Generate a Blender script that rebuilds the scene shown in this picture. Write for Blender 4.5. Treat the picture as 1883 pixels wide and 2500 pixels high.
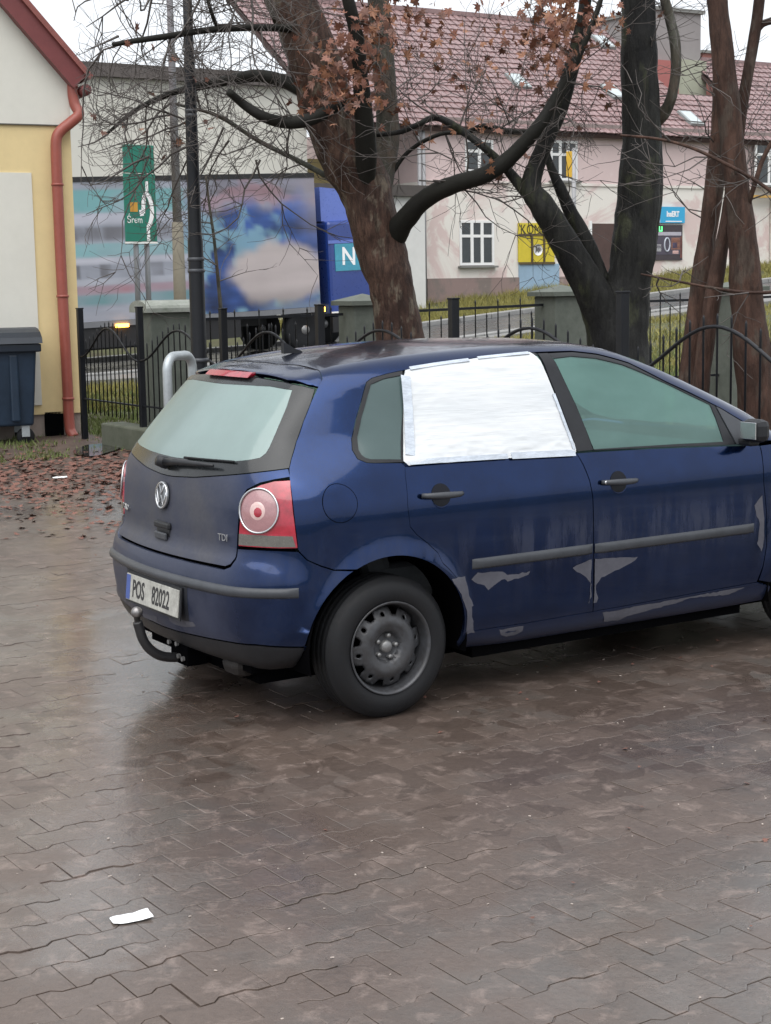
import bpy, bmesh, math, random
import numpy as np
from mathutils import Vector, Matrix, noise
from mathutils.geometry import delaunay_2d_cdt

for o in list(bpy.data.objects): bpy.data.objects.remove(o)
SC = bpy.context.scene
COL = SC.collection
RAD = math.radians
random.seed(7)
RNG = np.random.default_rng(11)

# ------------------------------------------------------------------ camera
CAM_H = 1.7346
FPX = 3939.98                       # focal length in pixels of a 1883 x 2500 frame
CR = np.array([0.99985471, -0.0023855, -0.01687803])
CU = np.array([0.01704577, 0.13992616, 0.99001521])
CF = np.array([0.0, 0.99015907, -0.1399465])
cd = bpy.data.cameras.new('camera'); cam = bpy.data.objects.new('camera', cd); COL.objects.link(cam)
cd.sensor_fit = 'VERTICAL'; cd.sensor_height = 36.0; cd.lens = FPX/2500*36.0
cd.clip_start = 0.05; cd.clip_end = 2000
cam.matrix_world = Matrix(((CR[0], CU[0], -CF[0], 0), (CR[1], CU[1], -CF[1], 0), (CR[2], CU[2], -CF[2], CAM_H), (0, 0, 0, 1)))
SC.camera = cam

# ------------------------------------------------------------------ sky, sun, exposure
w = bpy.data.worlds.new('World'); SC.world = w; w.use_nodes = True
nt = w.node_tree; nt.nodes.clear()
sky = nt.nodes.new('ShaderNodeTexSky'); sky.sky_type = 'NISHITA'; sky.sun_disc = False
SUN_EL, SUN_AZ = RAD(66), RAD(200)
sky.sun_elevation = SUN_EL; sky.sun_rotation = SUN_AZ; sky.air_density = 1.0; sky.dust_density = 4.0
hs = nt.nodes.new('ShaderNodeHueSaturation'); hs.inputs['Saturation'].default_value = 0.10
mixc = nt.nodes.new('ShaderNodeMix'); mixc.data_type = 'RGBA'; mixc.inputs['Factor'].default_value = 0.65
bg = nt.nodes.new('ShaderNodeBackground'); bg.inputs['Strength'].default_value = 0.088
out = nt.nodes.new('ShaderNodeOutputWorld')
nt.links.new(sky.outputs[0], hs.inputs['Color']); nt.links.new(hs.outputs[0], mixc.inputs['A'])
mixc.inputs['B'].default_value = (7.6, 8.0, 8.5, 1)           # even cloud layer
nt.links.new(mixc.outputs['Result'], bg.inputs['Color']); nt.links.new(bg.outputs[0], out.inputs[0])
sd = bpy.data.lights.new('sun', 'SUN'); sun = bpy.data.objects.new('sun', sd); COL.objects.link(sun)
sd.energy = 1.5; sd.angle = RAD(80); sd.color = (1.0, 0.97, 0.93)
sun.rotation_euler = (RAD(90)-SUN_EL, 0, RAD(180)-SUN_AZ)
SC.view_settings.view_transform = 'Standard'; SC.view_settings.look = 'None'
SC.view_settings.gamma = 1.0; SC.view_settings.use_curve_mapping = False
SC.view_settings.exposure = 1.0
SC.render.engine = 'CYCLES'

# ------------------------------------------------------------------ helpers
K = 1.13025
def at(x, y, Y):
    """a point seen at photo position x, y that stands Y metres ahead"""
    d = CF + (x*K-941.5)/FPX*CR - (y*K-1250)/FPX*CU
    return np.array([0, 0, CAM_H]) + d*(Y/d[1])
def pxm(px, Y): return px*K*Y/FPX
def tag(o, label=None, cat=None, group=None, kind=None):
    if label: o['label'] = label
    if cat: o['category'] = cat
    if group: o['group'] = group
    if kind: o['kind'] = kind
    return o
def empty(name, loc, rz=0, label=None, cat=None, group=None):
    o = bpy.data.objects.new(name, None); COL.objects.link(o)
    o.location = loc; o.rotation_euler = (0, 0, rz); o.empty_display_size = .2
    return tag(o, label, cat, group)
def link(name, me, mat, parent=None, local=False):
    o = bpy.data.objects.new(name, me); COL.objects.link(o)
    if mat is not None and not me.materials: me.materials.append(mat)
    if parent is not None:
        o.parent = parent
    return o
def wbase(o):
    b = np.zeros(3)
    while o is not None: b = b+np.array(o.location); o = o.parent
    return b
class MB:
    def __init__(s): s.v = []; s.f = []; s.sm = []
    def add(s, v, f, smooth=False):
        n = len(s.v); s.v += [tuple(map(float, p)) for p in v]
        s.f += [tuple(i+n for i in q) for q in f]; s.sm += [smooth]*len(f); return s
    def box(s, c, size, ax=None):
        """c centre, size full lengths, ax three unit axes"""
        ax = np.eye(3) if ax is None else np.array(ax); c = np.array(c, float); h = np.array(size, float)/2
        v = [c+ax[0]*h[0]*i+ax[1]*h[1]*j+ax[2]*h[2]*k for k in (-1, 1) for j in (-1, 1) for i in (-1, 1)]
        return s.add(v, [(0, 2, 3, 1), (4, 5, 7, 6), (0, 1, 5, 4), (2, 6, 7, 3), (0, 4, 6, 2), (1, 3, 7, 5)])
    def bbox(s, c, size, ax=None, b=.01):
        """bevelled box"""
        ax = np.eye(3) if ax is None else np.array(ax); c = np.array(c, float); h = np.array(size, float)/2
        b = min(b, h.min()*.9)
        bm = bmesh.new(); bmesh.ops.create_cube(bm, size=2)
        for v in bm.verts: v.co = Vector([v.co[i]*h[i] for i in range(3)])
        bmesh.ops.bevel(bm, geom=list(bm.edges), offset=b, segments=2, affect='EDGES', profile=.5)
        bm.verts.index_update()
        v = [c+ax[0]*q.co.x+ax[1]*q.co.y+ax[2]*q.co.z for q in bm.verts]
        f = [tuple(q.index for q in fc.verts) for fc in bm.faces]; bm.free()
        return s.add(v, f)
    def tube(s, pts, r, n=8, cap=True, smooth=True, jit=0):
        P = np.array(pts, float); m = len(P); r = np.full(m, r) if np.isscalar(r) else np.array(r, float)
        T = np.gradient(P, axis=0); T /= np.linalg.norm(T, axis=1)[:, None]+1e-12
        a = np.array([0, 0, 1.]) if abs(T[0][2]) < .9 else np.array([1., 0, 0])
        N = np.cross(T[0], a); N /= np.linalg.norm(N); V = []
        for i in range(m):
            N = N-T[i]*(N@T[i]); N /= np.linalg.norm(N)+1e-12; B = np.cross(T[i], N)
            for k in range(n):
                t = 2*math.pi*k/n; rr = r[i]*(1+(random.uniform(-jit, jit) if jit else 0))
                V.append(P[i]+rr*(math.cos(t)*N+math.sin(t)*B))
        F = [(i*n+k, i*n+(k+1) % n, (i+1)*n+(k+1) % n, (i+1)*n+k) for i in range(m-1) for k in range(n)]
        if cap and n > 2: F += [tuple(range(n))[::-1], tuple((m-1)*n+k for k in range(n))]
        return s.add(V, F, smooth)
    def lathe(s, prof, c=(0, 0, 0), axis=(0, 0, 1), n=24, smooth=True):
        """prof: (radius, height) along axis"""
        a = np.array(axis, float); a /= np.linalg.norm(a)
        u = np.cross(a, [1., 0, 0] if abs(a[0]) < .9 else [0, 1., 0]); u /= np.linalg.norm(u); w_ = np.cross(a, u); c = np.array(c, float)
        V = [c+a*h+r*(math.cos(2*math.pi*k/n)*u+math.sin(2*math.pi*k/n)*w_) for r, h in prof for k in range(n)]
        F = [(i*n+k, i*n+(k+1) % n, (i+1)*n+(k+1) % n, (i+1)*n+k) for i in range(len(prof)-1) for k in range(n)]
        return s.add(V, F, smooth)
    def prism(s, poly, d):
        """poly: 3d points of a planar outline, extruded by vector d"""
        P = np.array(poly, float); n = len(P); d = np.array(d, float)
        return s.add(list(P)+list(P+d), [tuple(range(n))[::-1], tuple(range(n, 2*n))]+[(i, (i+1) % n, n+(i+1) % n, n+i) for i in range(n)])
    def quad(s, a, b, c, d): return s.add([a, b, c, d], [(0, 1, 2, 3)])
    def build(s, name, mat, parent=None, world=True):
        v = np.array(s.v, float).reshape(-1, 3)
        if parent is not None and world: v = v-wbase(parent)
        me = bpy.data.meshes.new(name); me.from_pydata(v.tolist(), [], s.f); me.update()
        me.polygons.foreach_set('use_smooth', s.sm)
        bm = bmesh.new(); bm.from_mesh(me); bmesh.ops.recalc_face_normals(bm, faces=bm.faces); bm.to_mesh(me); bm.free()
        return link(name, me, mat, parent)
def copy_tree(o, parent=None):
    c = o.copy(); COL.objects.link(c); c.parent = parent
    for ch in o.children: copy_tree(ch, c)
    return c

# ------------------------------------------------------------------ materials
def nd(nt, t, **kw):
    n = nt.nodes.new(t)
    for k, v in kw.items():
        if k in n.inputs: n.inputs[k].default_value = v
        else: setattr(n, k, v)
    return n
def newmat(name):
    m = bpy.data.materials.new(name); m.use_nodes = True; nt = m.node_tree; nt.nodes.clear()
    o = nt.nodes.new('ShaderNodeOutputMaterial'); b = nt.nodes.new('ShaderNodeBsdfPrincipled')
    nt.links.new(b.outputs[0], o.inputs[0]); return m, nt, b, o
def rgb(c, k=1): return (c[0]*k, c[1]*k, c[2]*k, 1)
def ramp(nt, fac, stops, interp='LINEAR'):
    r = nt.nodes.new('ShaderNodeValToRGB'); r.color_ramp.interpolation = interp
    e = r.color_ramp.elements
    while len(e) < len(stops): e.new(.5)
    for q, (p, c) in zip(e, stops): q.position = p; q.color = c if len(c) == 4 else rgb(c)
    nt.links.new(fac, r.inputs[0]); return r.outputs[0]
def noise_tex(nt, scale, detail=5, rough=.6, vec=None, stretch=None, dist=0):
    n = nt.nodes.new('ShaderNodeTexNoise'); n.inputs['Scale'].default_value = scale; n.inputs['Detail'].default_value = detail
    n.inputs['Roughness'].default_value = rough; n.inputs['Distortion'].default_value = dist
    if vec is None:
        tc = nt.nodes.new('ShaderNodeTexCoord'); vec = tc.outputs['Object']
    if stretch:
        mp = nt.nodes.new('ShaderNodeMapping'); mp.inputs['Scale'].default_value = stretch; nt.links.new(vec, mp.inputs[0]); vec = mp.outputs[0]
    nt.links.new(vec, n.inputs['Vector']); return n.outputs['Fac']
def mixrgb(nt, fac, a, b, mode='MIX'):
    m = nt.nodes.new('ShaderNodeMix'); m.data_type = 'RGBA'; m.blend_type = mode
    for s, v in ((m.inputs['Factor'], fac), (m.inputs['A'], a), (m.inputs['B'], b)):
        if isinstance(v, (int, float)): s.default_value = v
        elif isinstance(v, tuple): s.default_value = v if len(v) == 4 else rgb(v)
        else: nt.links.new(v, s)
    return m.outputs['Result']
def mth(nt, op, a, b=None, clamp=False):
    m = nt.nodes.new('ShaderNodeMath'); m.operation = op; m.use_clamp = clamp
    for s, v in zip(m.inputs, (a, b)):
        if v is None: continue
        if isinstance(v, (int, float)): s.default_value = v
        else: nt.links.new(v, s)
    return m.outputs[0]
def bump(nt, b, h, strength=.3, dist=.01):
    n = nt.nodes.new('ShaderNodeBump'); n.inputs['Strength'].default_value = strength; n.inputs['Distance'].default_value = dist
    nt.links.new(h, n.inputs['Height']); nt.links.new(n.outputs[0], b.inputs['Normal']); return n
_MC = {}
def M(name, c, rough=.6, var=.2, scale=4, bmp=.0, bscale=None, metal=0, coat=0, stretch=None, c2=None, rvar=.1, spec=.5):
    """general procedural material: mottled colour, uneven gloss, fine relief"""
    if name in _MC: return _MC[name]
    m, nt, b, o = newmat(name)
    f1 = noise_tex(nt, scale, 6, .65, stretch=stretch); f2 = noise_tex(nt, scale*6.3, 4, .6, stretch=stretch)
    f = mth(nt, 'ADD', mth(nt, 'MULTIPLY', f1, .65), mth(nt, 'MULTIPLY', f2, .35))
    col = ramp(nt, f, [(.3, rgb(c2) if c2 else rgb(c, 1-var)), (.7, rgb(c, 1+var*.8))])
    nt.links.new(col, b.inputs['Base Color'])
    rr = nt.nodes.new('ShaderNodeMapRange'); nt.links.new(f2, rr.inputs[0]); rr.inputs['To Min'].default_value = max(.03, rough-rvar); rr.inputs['To Max'].default_value = min(1, rough+rvar)
    nt.links.new(rr.outputs[0], b.inputs['Roughness'])
    b.inputs['Metallic'].default_value = metal; b.inputs['Coat Weight'].default_value = coat; b.inputs['Coat Roughness'].default_value = .12
    b.inputs['Specular IOR Level'].default_value = spec
    if bmp: bump(nt, b, noise_tex(nt, bscale or scale*8, 5, .7, stretch=stretch), bmp, .01)
    _MC[name] = m; return m
def emis(name, c, s):
    m, nt, b, o = newmat(name); b.inputs['Base Color'].default_value = rgb(c); b.inputs['Emission Color'].default_value = rgb(c); b.inputs['Emission Strength'].default_value = s; b.inputs['Roughness'].default_value = .4
    return m
def text_mesh(s, size, extrude=.001, bold=0, align='CENTER'):
    cu = bpy.data.curves.new('lettering', 'FONT'); cu.body = s; cu.size = size; cu.extrude = extrude; cu.offset = bold; cu.align_x = align; cu.align_y = 'CENTER'; cu.resolution_u = 3
    ob = bpy.data.objects.new('lettering', cu); me = bpy.data.meshes.new_from_object(ob)
    bpy.data.objects.remove(ob); bpy.data.curves.remove(cu); return me
def put_text(s, size, org, ex, ez, mat, parent, name='lettering', sx=1, extrude=.001, bold=0, world=True, n=None):
    """flat lettering laid in the plane ex (reading direction), ez (up)"""
    me = text_mesh(s, size, extrude, bold); ex = np.array(ex, float); ez = np.array(ez, float); nn = np.cross(ex, ez)
    base = wbase(parent) if (parent is not None and world) else np.zeros(3)
    for v in me.vertices:
        q = np.array(org)+ex*v.co.x*sx+ez*v.co.y+nn*v.co.z-base; v.co = q
    me.materials.clear(); me.update()
    return link(name, me, mat, parent)
def inpoly(q, P):
    q = np.asarray(q, float); P = np.asarray(P, float); r = np.zeros(len(q), bool)
    for a, b in zip(P, np.roll(P, -1, 0)):
        c = (a[1] > q[:, 1]) != (b[1] > q[:, 1])
        if c.any():
            xx = a[0]+(q[:, 1]-a[1])*(b[0]-a[0])/((b[1]-a[1]) if abs(b[1]-a[1]) > 1e-12 else 1e-12); r ^= c & (q[:, 0] < xx)
    return r
def segdist(q, P):
    D = np.full(len(q), 1e9)
    for a, b in zip(P, np.roll(P, -1, 0)):
        e = b-a; w_ = q-a; t = np.clip((w_@e)/(e@e+1e-12), 0, 1); D = np.minimum(D, ((w_-t[:, None]*e)**2).sum(1))
    return np.sqrt(D)
def dense(P, h, closed=True):
    P = np.asarray(P, float); o = []
    for i in range(len(P) if closed else len(P)-1):
        a, b = P[i], P[(i+1) % len(P)]; n = max(1, int(round(np.linalg.norm(b-a)/h)))
        o += [a+(b-a)*k/n for k in range(n)]
    if not closed: o.append(P[-1])
    return np.array(o)
def shrink(P, d):
    """move a closed outline inwards by d"""
    P = np.asarray(P, float); A = .5*np.sum(P[:, 0]*np.roll(P[:, 1], -1)-np.roll(P[:, 0], -1)*P[:, 1])
    T1 = P-np.roll(P, 1, 0); T2 = np.roll(P, -1, 0)-P
    T1 /= np.linalg.norm(T1, axis=1)[:, None]+1e-12; T2 /= np.linalg.norm(T2, axis=1)[:, None]+1e-12
    n1 = np.stack([-T1[:, 1], T1[:, 0]], 1); n2 = np.stack([-T2[:, 1], T2[:, 0]], 1); n = n1+n2
    n /= np.maximum((n*n).sum(1)/2, .5)[:, None]
    return P+n*d*(1 if A > 0 else -1)

# ------------------------------------------------------------------ the parked car: analytic body surface
def crspline(pts,n=12,closed=False):
    P=np.array(pts,float);out=[]
    N=len(P);rng=range(N if closed else N-1)
    for i in rng:
        if closed: a,b,c,d=P[(i-1)%N],P[i],P[(i+1)%N],P[(i+2)%N]
        else: a,b,c,d=P[max(i-1,0)],P[i],P[i+1],P[min(i+2,N-1)]
        t=np.linspace(0,1,n,endpoint=False)[:,None]
        # centripetal-ish: use plain with tangents limited by segment length
        L=np.linalg.norm(c-b)+1e-9
        m1=(c-a);m2=(d-b)
        m1=m1/(np.linalg.norm(m1)+1e-9)*L;m2=m2/(np.linalg.norm(m2)+1e-9)*L
        h1=2*t**3-3*t**2+1;h2=t**3-2*t**2+t;h3=-2*t**3+3*t**2;h4=t**3-t**2
        out.append(h1*b+h2*m1+h3*c+h4*m2)
    if not closed: out.append(P[-1:])
    return np.concatenate(out)
PROFILE=[(-.50,.215),(-.585,.25),(-.640,.34),(-.662,.45),(-.668,.53),(-.660,.60),(-.640,.655),(-.612,.70),(-.606,.80),(-.596,.90),(-.575,.99),(-.535,1.07),(-.405,1.235),(-.276,1.368),(-.205,1.398),(-.08,1.428),(.2,1.460),(.6,1.480),(1.0,1.480),(1.33,1.460),(1.6,1.392),(1.88,1.277),(2.16,1.135),(2.36,1.015),(2.45,.965),(2.65,.925),(2.9,.845),(3.05,.745),(3.18,.64),(3.235,.52),(3.235,.40),(3.19,.26),(3.10,.20),(1.3,.20)]
def _sdfgrid():
    poly=crspline(PROFILE,8,True)
    xs=np.arange(-1.2,3.8,.0125);zs=np.arange(-.2,1.9,.0125)
    X,Z=np.meshgrid(xs,zs,indexing='ij');q=np.stack([X.ravel(),Z.ravel()],-1)
    D=np.full(len(q),1e9);inside=np.zeros(len(q),bool)
    for a,b in zip(poly,np.roll(poly,-1,0)):
        e=b-a;w=q-a
        t=np.clip((w@e)/(e@e+1e-12),0,1)
        d=((w-t[:,None]*e)**2).sum(1);D=np.minimum(D,d)
        c=(a[1]>q[:,1])!=(b[1]>q[:,1])
        xx=a[0]+(q[:,1]-a[1])*(e[0])/(e[1] if abs(e[1])>1e-12 else 1e-12)
        inside^=c&(q[:,0]<xx)
    D=np.sqrt(D);D[inside]*=-1
    return D.reshape(X.shape)
SG=_sdfgrid()
def _cr(p0,p1,p2,p3,t): return p1+.5*t*(p2-p0+t*(2*p0-5*p1+4*p2-p3+t*(3*(p1-p2)+p3-p0)))
def sdf(x,z):
    gx=np.clip((x+1.2)/.0125,1.001,SG.shape[0]-3.001);gz=np.clip((z+.2)/.0125,1.001,SG.shape[1]-3.001)
    i=gx.astype(int);j=gz.astype(int);tx=gx-i;tz=gz-j
    r=[_cr(*[SG[i+k,j+l] for l in (-1,0,1,2)],tz) for k in (-1,0,1,2)]
    return _cr(*r,tx)
_WZ=crspline([(.10,.70),(.18,.745),(.27,.785),(.36,.805),(.48,.815),(.62,.824),(.78,.824),(.87,.818),(.94,.803),(1.0,.782),(1.1,.738),(1.25,.667),(1.4,.592),(1.5,.535)],10)
def sstep(a,b,x):
    t=np.clip((x-a)/(b-a),0,1);return t*t*(3-2*t)
def W(x,z):
    w=np.interp(z,_WZ[:,0],_WZ[:,1])
    gh=sstep(.9,1.15,z)
    w=w-.065*np.clip((0.05-x)/.65,0,None)**2*(1)-gh*.12*np.clip((.5-x)/.9,0,None)**2
    w=w-.075*np.clip((x-2.25)/.95,0,None)**2-gh*.02*np.clip((x-.9)/.9,0,None)**2
    for cx in (0,2.465):
        r=np.sqrt((x-cx)**2+(z-.30)**2)
        w=w+.020*np.exp(-((r-.36)/.045)**2)*sstep(.25,.5,z)
    return w
def Fb(x,y,z):
    ay=np.abs(y)
    low=1-sstep(.95,1.25,z)
    bow=(.125*low+.13*(1-low))*(ay/.8)**2
    rearw=1-sstep(-.1,.7,x); frontw=sstep(1.8,2.8,x)
    windw=sstep(1.1,1.6,x)
    crown=.035*(ay/.6)**2
    xx=x-bow*rearw+ (.22*(ay/.8)**2)*frontw*low*.9+.06*(ay/.6)**2*windw*(1-frontw)
    f1=sdf(xx,z+crown*sstep(.95,1.3,z)+.03*(ay/.8)**2*frontw)
    f2=(ay-W(x,z))*.97
    k=.075+.12*(1-sstep(.9,1.15,z))*np.clip(rearw+frontw,0,1)
    k=np.where(z<.4,k*.8,k)
    m=np.sqrt(np.maximum(f1+k,0)**2+np.maximum(f2+k,0)**2)-k
    return m+np.minimum(np.maximum(f1,f2)+k,0)
def cast(o,d,t0,t1,off=0,n=40):
    """first crossing inside->outside from t0 (inside) to t1 (outside), vectorised bisect"""
    a=np.full(len(o),float(t0)) if np.isscalar(t0) else t0.copy()
    b=np.full(len(o),float(t1)) if np.isscalar(t1) else t1.copy()
    for _ in range(26):
        m=(a+b)/2;q=o+d*m[:,None]
        ins=Fb(q[:,0],q[:,1],q[:,2])<off
        a=np.where(ins,m,a);b=np.where(ins,b,m)
    return o+d*a[:,None]

# car materials -------------------------------------------------------------
def car_paint(name='car_paint', gate=False):
    m, nt, b, o = newmat(name)
    tc = nt.nodes.new('ShaderNodeTexCoord'); P = tc.outputs['Object']
    sx = nt.nodes.new('ShaderNodeSeparateXYZ'); nt.links.new(P, sx.inputs[0])
    def mr(v, a, b_, c=0, d=1, smooth=True):
        n = nt.nodes.new('ShaderNodeMapRange'); n.interpolation_type = 'SMOOTHSTEP' if smooth else 'LINEAR'
        nt.links.new(v, n.inputs[0]); n.inputs['From Min'].default_value = a; n.inputs['From Max'].default_value = b_; n.inputs['To Min'].default_value = c; n.inputs['To Max'].default_value = d; return n.outputs[0]
    n1 = noise_tex(nt, 5, 6, .65, P); nst = noise_tex(nt, 9, 6, .7, P, (1.6, 1.6, .22)); nf = noise_tex(nt, 60, 3, .6, P)
    # road film on the tail, dried streaks on the lower doors
    rear = mth(nt, 'MULTIPLY', mr(sx.outputs[0], -.40, -.60), mr(n1, .2, .7, .55, 1))
    rear = mth(nt, 'MULTIPLY', rear, mr(sx.outputs[1], -.78, -.35, .1, 1))
    side = mth(nt, 'MULTIPLY', mr(sx.outputs[2], .84, .66), mr(nst, .40, .62))
    side = mth(nt, 'MULTIPLY', side, mr(sx.outputs[2], .50, .60, .25, 1))
    side = mth(nt, 'MULTIPLY', side, mr(sx.outputs[0], .25, .5, .25, .8))
    low = mth(nt, 'MULTIPLY', mr(sx.outputs[2], .40, .22), .40)
    dust = mth(nt, 'MAXIMUM', mth(nt, 'MULTIPLY', rear, .92 if gate else .6), mth(nt, 'MAXIMUM', mth(nt, 'MULTIPLY', side, .50), low))
    base = mixrgb(nt, mr(n1, .3, .7, 0, 1), (.0048, .0175, .066), (.0064, .023, .086))
    dcol = mixrgb(nt, nf, (.052, .053, .062), (.082, .081, .088))
    nt.links.new(mixrgb(nt, dust, base, dcol), b.inputs['Base Color'])
    wet = noise_tex(nt, 120, 2, .5, P)
    nt.links.new(mr(dust, 0, .8, .20, .62), b.inputs['Roughness'])
    nt.links.new(mr(dust, 0, .75, .5, .05), b.inputs['Coat Weight']); b.inputs['Coat Roughness'].default_value = .10
    nt.links.new(mr(dust, 0, .7, .92, .1), b.inputs['Metallic']); b.inputs['Specular IOR Level'].default_value = .3
    nt.links.new(mr(wet, .55, .75, .05, .18), b.inputs['Coat Roughness'])
    bn = bump(nt, b, mth(nt, 'ADD', mr(wet, .56, .70), mth(nt, 'MULTIPLY', n1, .6)), .05, .002)
    return m
PAINT = car_paint(); PAINT_GATE = car_paint('tailgate_paint', True)
PLASTIC = M('black_plastic', (.016, .017, .020), .42, .25, 8, .05, 90, spec=.3)
PLASTIC_GREY = M('weathered_grey_plastic', (.048, .052, .060), .42, .2, 10, .05, 120, spec=.35)
RUBBER = M('rubber', (.016, .017, .019), .62, .25, 14, .15, 60, spec=.15)
TYREM = M('tyre', (.011, .012, .014), .5, .35, 9, .15, 80, c2=(.016, .0155, .016), spec=.18)
CUP_SHADE = M('painted_cup_shade', (.0012, .002, .007), .3, .2, 5, spec=.3)  # near-black navy that paints the shade inside the handle cups
DARK = M('car_inner_black', (.003, .003, .0035), .9, .2, 5, spec=.0)
STEEL = M('painted_wheel_steel', (.060, .064, .072), .40, .4, 9, .08, 60, metal=.35, c2=(.034, .031, .030))
BOLT = M('zinc_bolt', (.25, .25, .25), .45, .3, 20, metal=.6)
CHROME = M('worn_chrome', (.55, .56, .58), .22, .15, 12, metal=.9)
PRIMER = M('bare_primer', (.085, .086, .105), .75, .2, 9, .15, 60, c2=(.055, .055, .07), coat=.0)
SEAT = M('seat_cloth', (.05, .055, .06), .9, .3, 20, .1)
def fog_glass(name, tint, fog, trans, rough=.12):
    m, nt, b, o = newmat(name)
    tc = nt.nodes.new('ShaderNodeTexCoord'); P = tc.outputs['Object']
    n1 = noise_tex(nt, 4, 6, .65, P); n2 = noise_tex(nt, 26, 5, .7, P, (1, 1, 3.4)); n3 = noise_tex(nt, 220, 2, .5, P)
    c = mixrgb(nt, ramp(nt, n1, [(.35, (0, 0, 0)), (.65, (1, 1, 1))]), rgb(tint, .94), rgb(tint, 1.03)); nt.links.new(c, b.inputs['Base Color'])
    b.inputs['Roughness'].default_value = rough+.1; b.inputs['Coat Weight'].default_value = 1; b.inputs['Coat Roughness'].default_value = rough
    bump(nt, b, mth(nt, 'ADD', mth(nt, 'MULTIPLY', n2, .5), mth(nt, 'MULTIPLY', n3, .3)), .012, .002)
    tl = nt.nodes.new('ShaderNodeBsdfTranslucent'); nt.links.new(c, tl.inputs[0])
    a = nt.nodes.new('ShaderNodeMixShader'); a.inputs[0].default_value = .45; nt.links.new(b.outputs[0], a.inputs[1]); nt.links.new(tl.outputs[0], a.inputs[2])
    tr = nt.nodes.new('ShaderNodeBsdfTransparent'); tr.inputs[0].default_value = rgb(tint, 1.0)
    mx = nt.nodes.new('ShaderNodeMixShader')
    f = mth(nt, 'MULTIPLY', ramp(nt, noise_tex(nt, 2.2, 3, .5, P, (1, 1, 2.5)), [(.3, (.82,)*3), (.7, (1.0,)*3)]), trans*1.1, clamp=True); nt.links.new(f, mx.inputs[0])
    nt.links.new(a.outputs[0], mx.inputs[1]); nt.links.new(tr.outputs[0], mx.inputs[2]); nt.links.new(mx.outputs[0], o.inputs[0])
    return m
GLASS_R = fog_glass('fogged_rear_glass', (.47, .62, .60), 1, .16, .14)
GLASS_S = fog_glass('fogged_side_glass', (.34, .56, .52), 1, .60, .05)
GLASS_Q = fog_glass('wet_quarter_glass', (.22, .32, .32), 1, .40, .08)
BLACKGLASS = M('black_glass_border', (.014, .016, .018), .25, .2, 6, .04, 150, coat=.25, spec=.3)
def red_lens():
    m, nt, b, o = newmat('red_lens'); n = noise_tex(nt, 30, 3)
    nt.links.new(ramp(nt, n, [(.3, (.22, .006, .018)), (.7, (.40, .012, .036))]), b.inputs['Base Color']); b.inputs['Roughness'].default_value = .25; b.inputs['Coat Weight'].default_value = 1; b.inputs['Coat Roughness'].default_value = .06
    return m
REDLENS = red_lens()
PINKLENS = M('clear_ring_lens', (.33, .17, .18), .25, .18, 40, .1, 200, coat=1)
CLEARLENS = M('smoked_clear_lens', (.11, .105, .095), .25, .25, 30, .1, 150, coat=1)
def plastic_sheet():
    m, nt, b, o = newmat('taped_plastic_sheet')
    n1 = noise_tex(nt, 2.2, 3, .5, stretch=(1, 1, 4)); n2 = noise_tex(nt, 5, 3, .5, stretch=(1, 1, 14))
    c = ramp(nt, n1, [(.3, (.70, .73, .76)), (.62, (.82, .84, .86))]); nt.links.new(c, b.inputs['Base Color'])
    b.inputs['Roughness'].default_value = .30; b.inputs['Coat Weight'].default_value = .8; b.inputs['Coat Roughness'].default_value = .12
    n4 = ramp(nt, noise_tex(nt, 1.2, 4, .6, stretch=(1, 1, 34), dist=.5), [(.44, (0, 0, 0)), (.50, (1, 1, 1)), (.56, (0, 0, 0))])
    bump(nt, b, mth(nt, 'ADD', mth(nt, 'MULTIPLY', n4, .35), mth(nt, 'ADD', n1, mth(nt, 'MULTIPLY', n2, .6))), .22, .006)
    tl = nt.nodes.new('ShaderNodeBsdfTranslucent'); nt.links.new(c, tl.inputs[0])
    a = nt.nodes.new('ShaderNodeMixShader'); a.inputs[0].default_value = .25; nt.links.new(b.outputs[0], a.inputs[1]); nt.links.new(tl.outputs[0], a.inputs[2]); nt.links.new(a.outputs[0], o.inputs[0])
    return m
SHEET = plastic_sheet()
PLATE = M('number_plate_white', (.42, .42, .385), .45, .3, 14, c2=(.22, .215, .20))
PLATEBLUE = M('plate_blue', (.05, .09, .30), .45, .2, 14)
INK = M('black_lettering', (.02, .02, .022), .5, .1, 10)

# parametrisations of the body surface -----------------------------------------
class Cap:                                   # round the long axis, closed round the tail
    def __init__(s, x0, zc): s.x0 = x0; s.zc = zc
    def fwd(s, q, off):
        u = q[:, 0]; ph = q[:, 1]/.75; a = np.maximum(s.x0-u, 0)/.75
        o = np.stack([np.maximum(u, s.x0), 0*u, 0*u+s.zc], 1)
        d = np.stack([-np.sin(a), -np.cos(a)*np.cos(ph), np.cos(a)*np.sin(ph)], 1)
        return cast(o, d, 0, 2.2, off)
    def inv(s, p):
        p = np.asarray(p, float); h = np.hypot(p[:, 1], p[:, 2]-s.zc)
        u = np.where(p[:, 0] >= s.x0, p[:, 0], s.x0-.75*np.arctan2(s.x0-p[:, 0], h))
        return np.stack([u, .75*np.arctan2(p[:, 2]-s.zc, -p[:, 1])], 1)
class Cyl:                                   # round a vertical axis; sg=-1 faces the tail, +1 the nose
    def __init__(s, xa, sg): s.xa = xa; s.sg = sg
    def fwd(s, q, off):
        t = q[:, 0]/.8; o = np.stack([0*t+s.xa, 0*t, q[:, 1]], 1); d = np.stack([s.sg*np.cos(t), -np.sin(t), 0*t], 1)
        return cast(o, d, 0, 2.2, off)
    def inv(s, p):
        p = np.asarray(p, float); return np.stack([.8*np.arctan2(-p[:, 1], s.sg*(p[:, 0]-s.xa)), p[:, 2]], 1)
CAP = Cap(.30, .85); CAPF = Cap(.30, .50); REAR = Cyl(.35, -1); FRONT = Cyl(2.2, 1)
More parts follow.
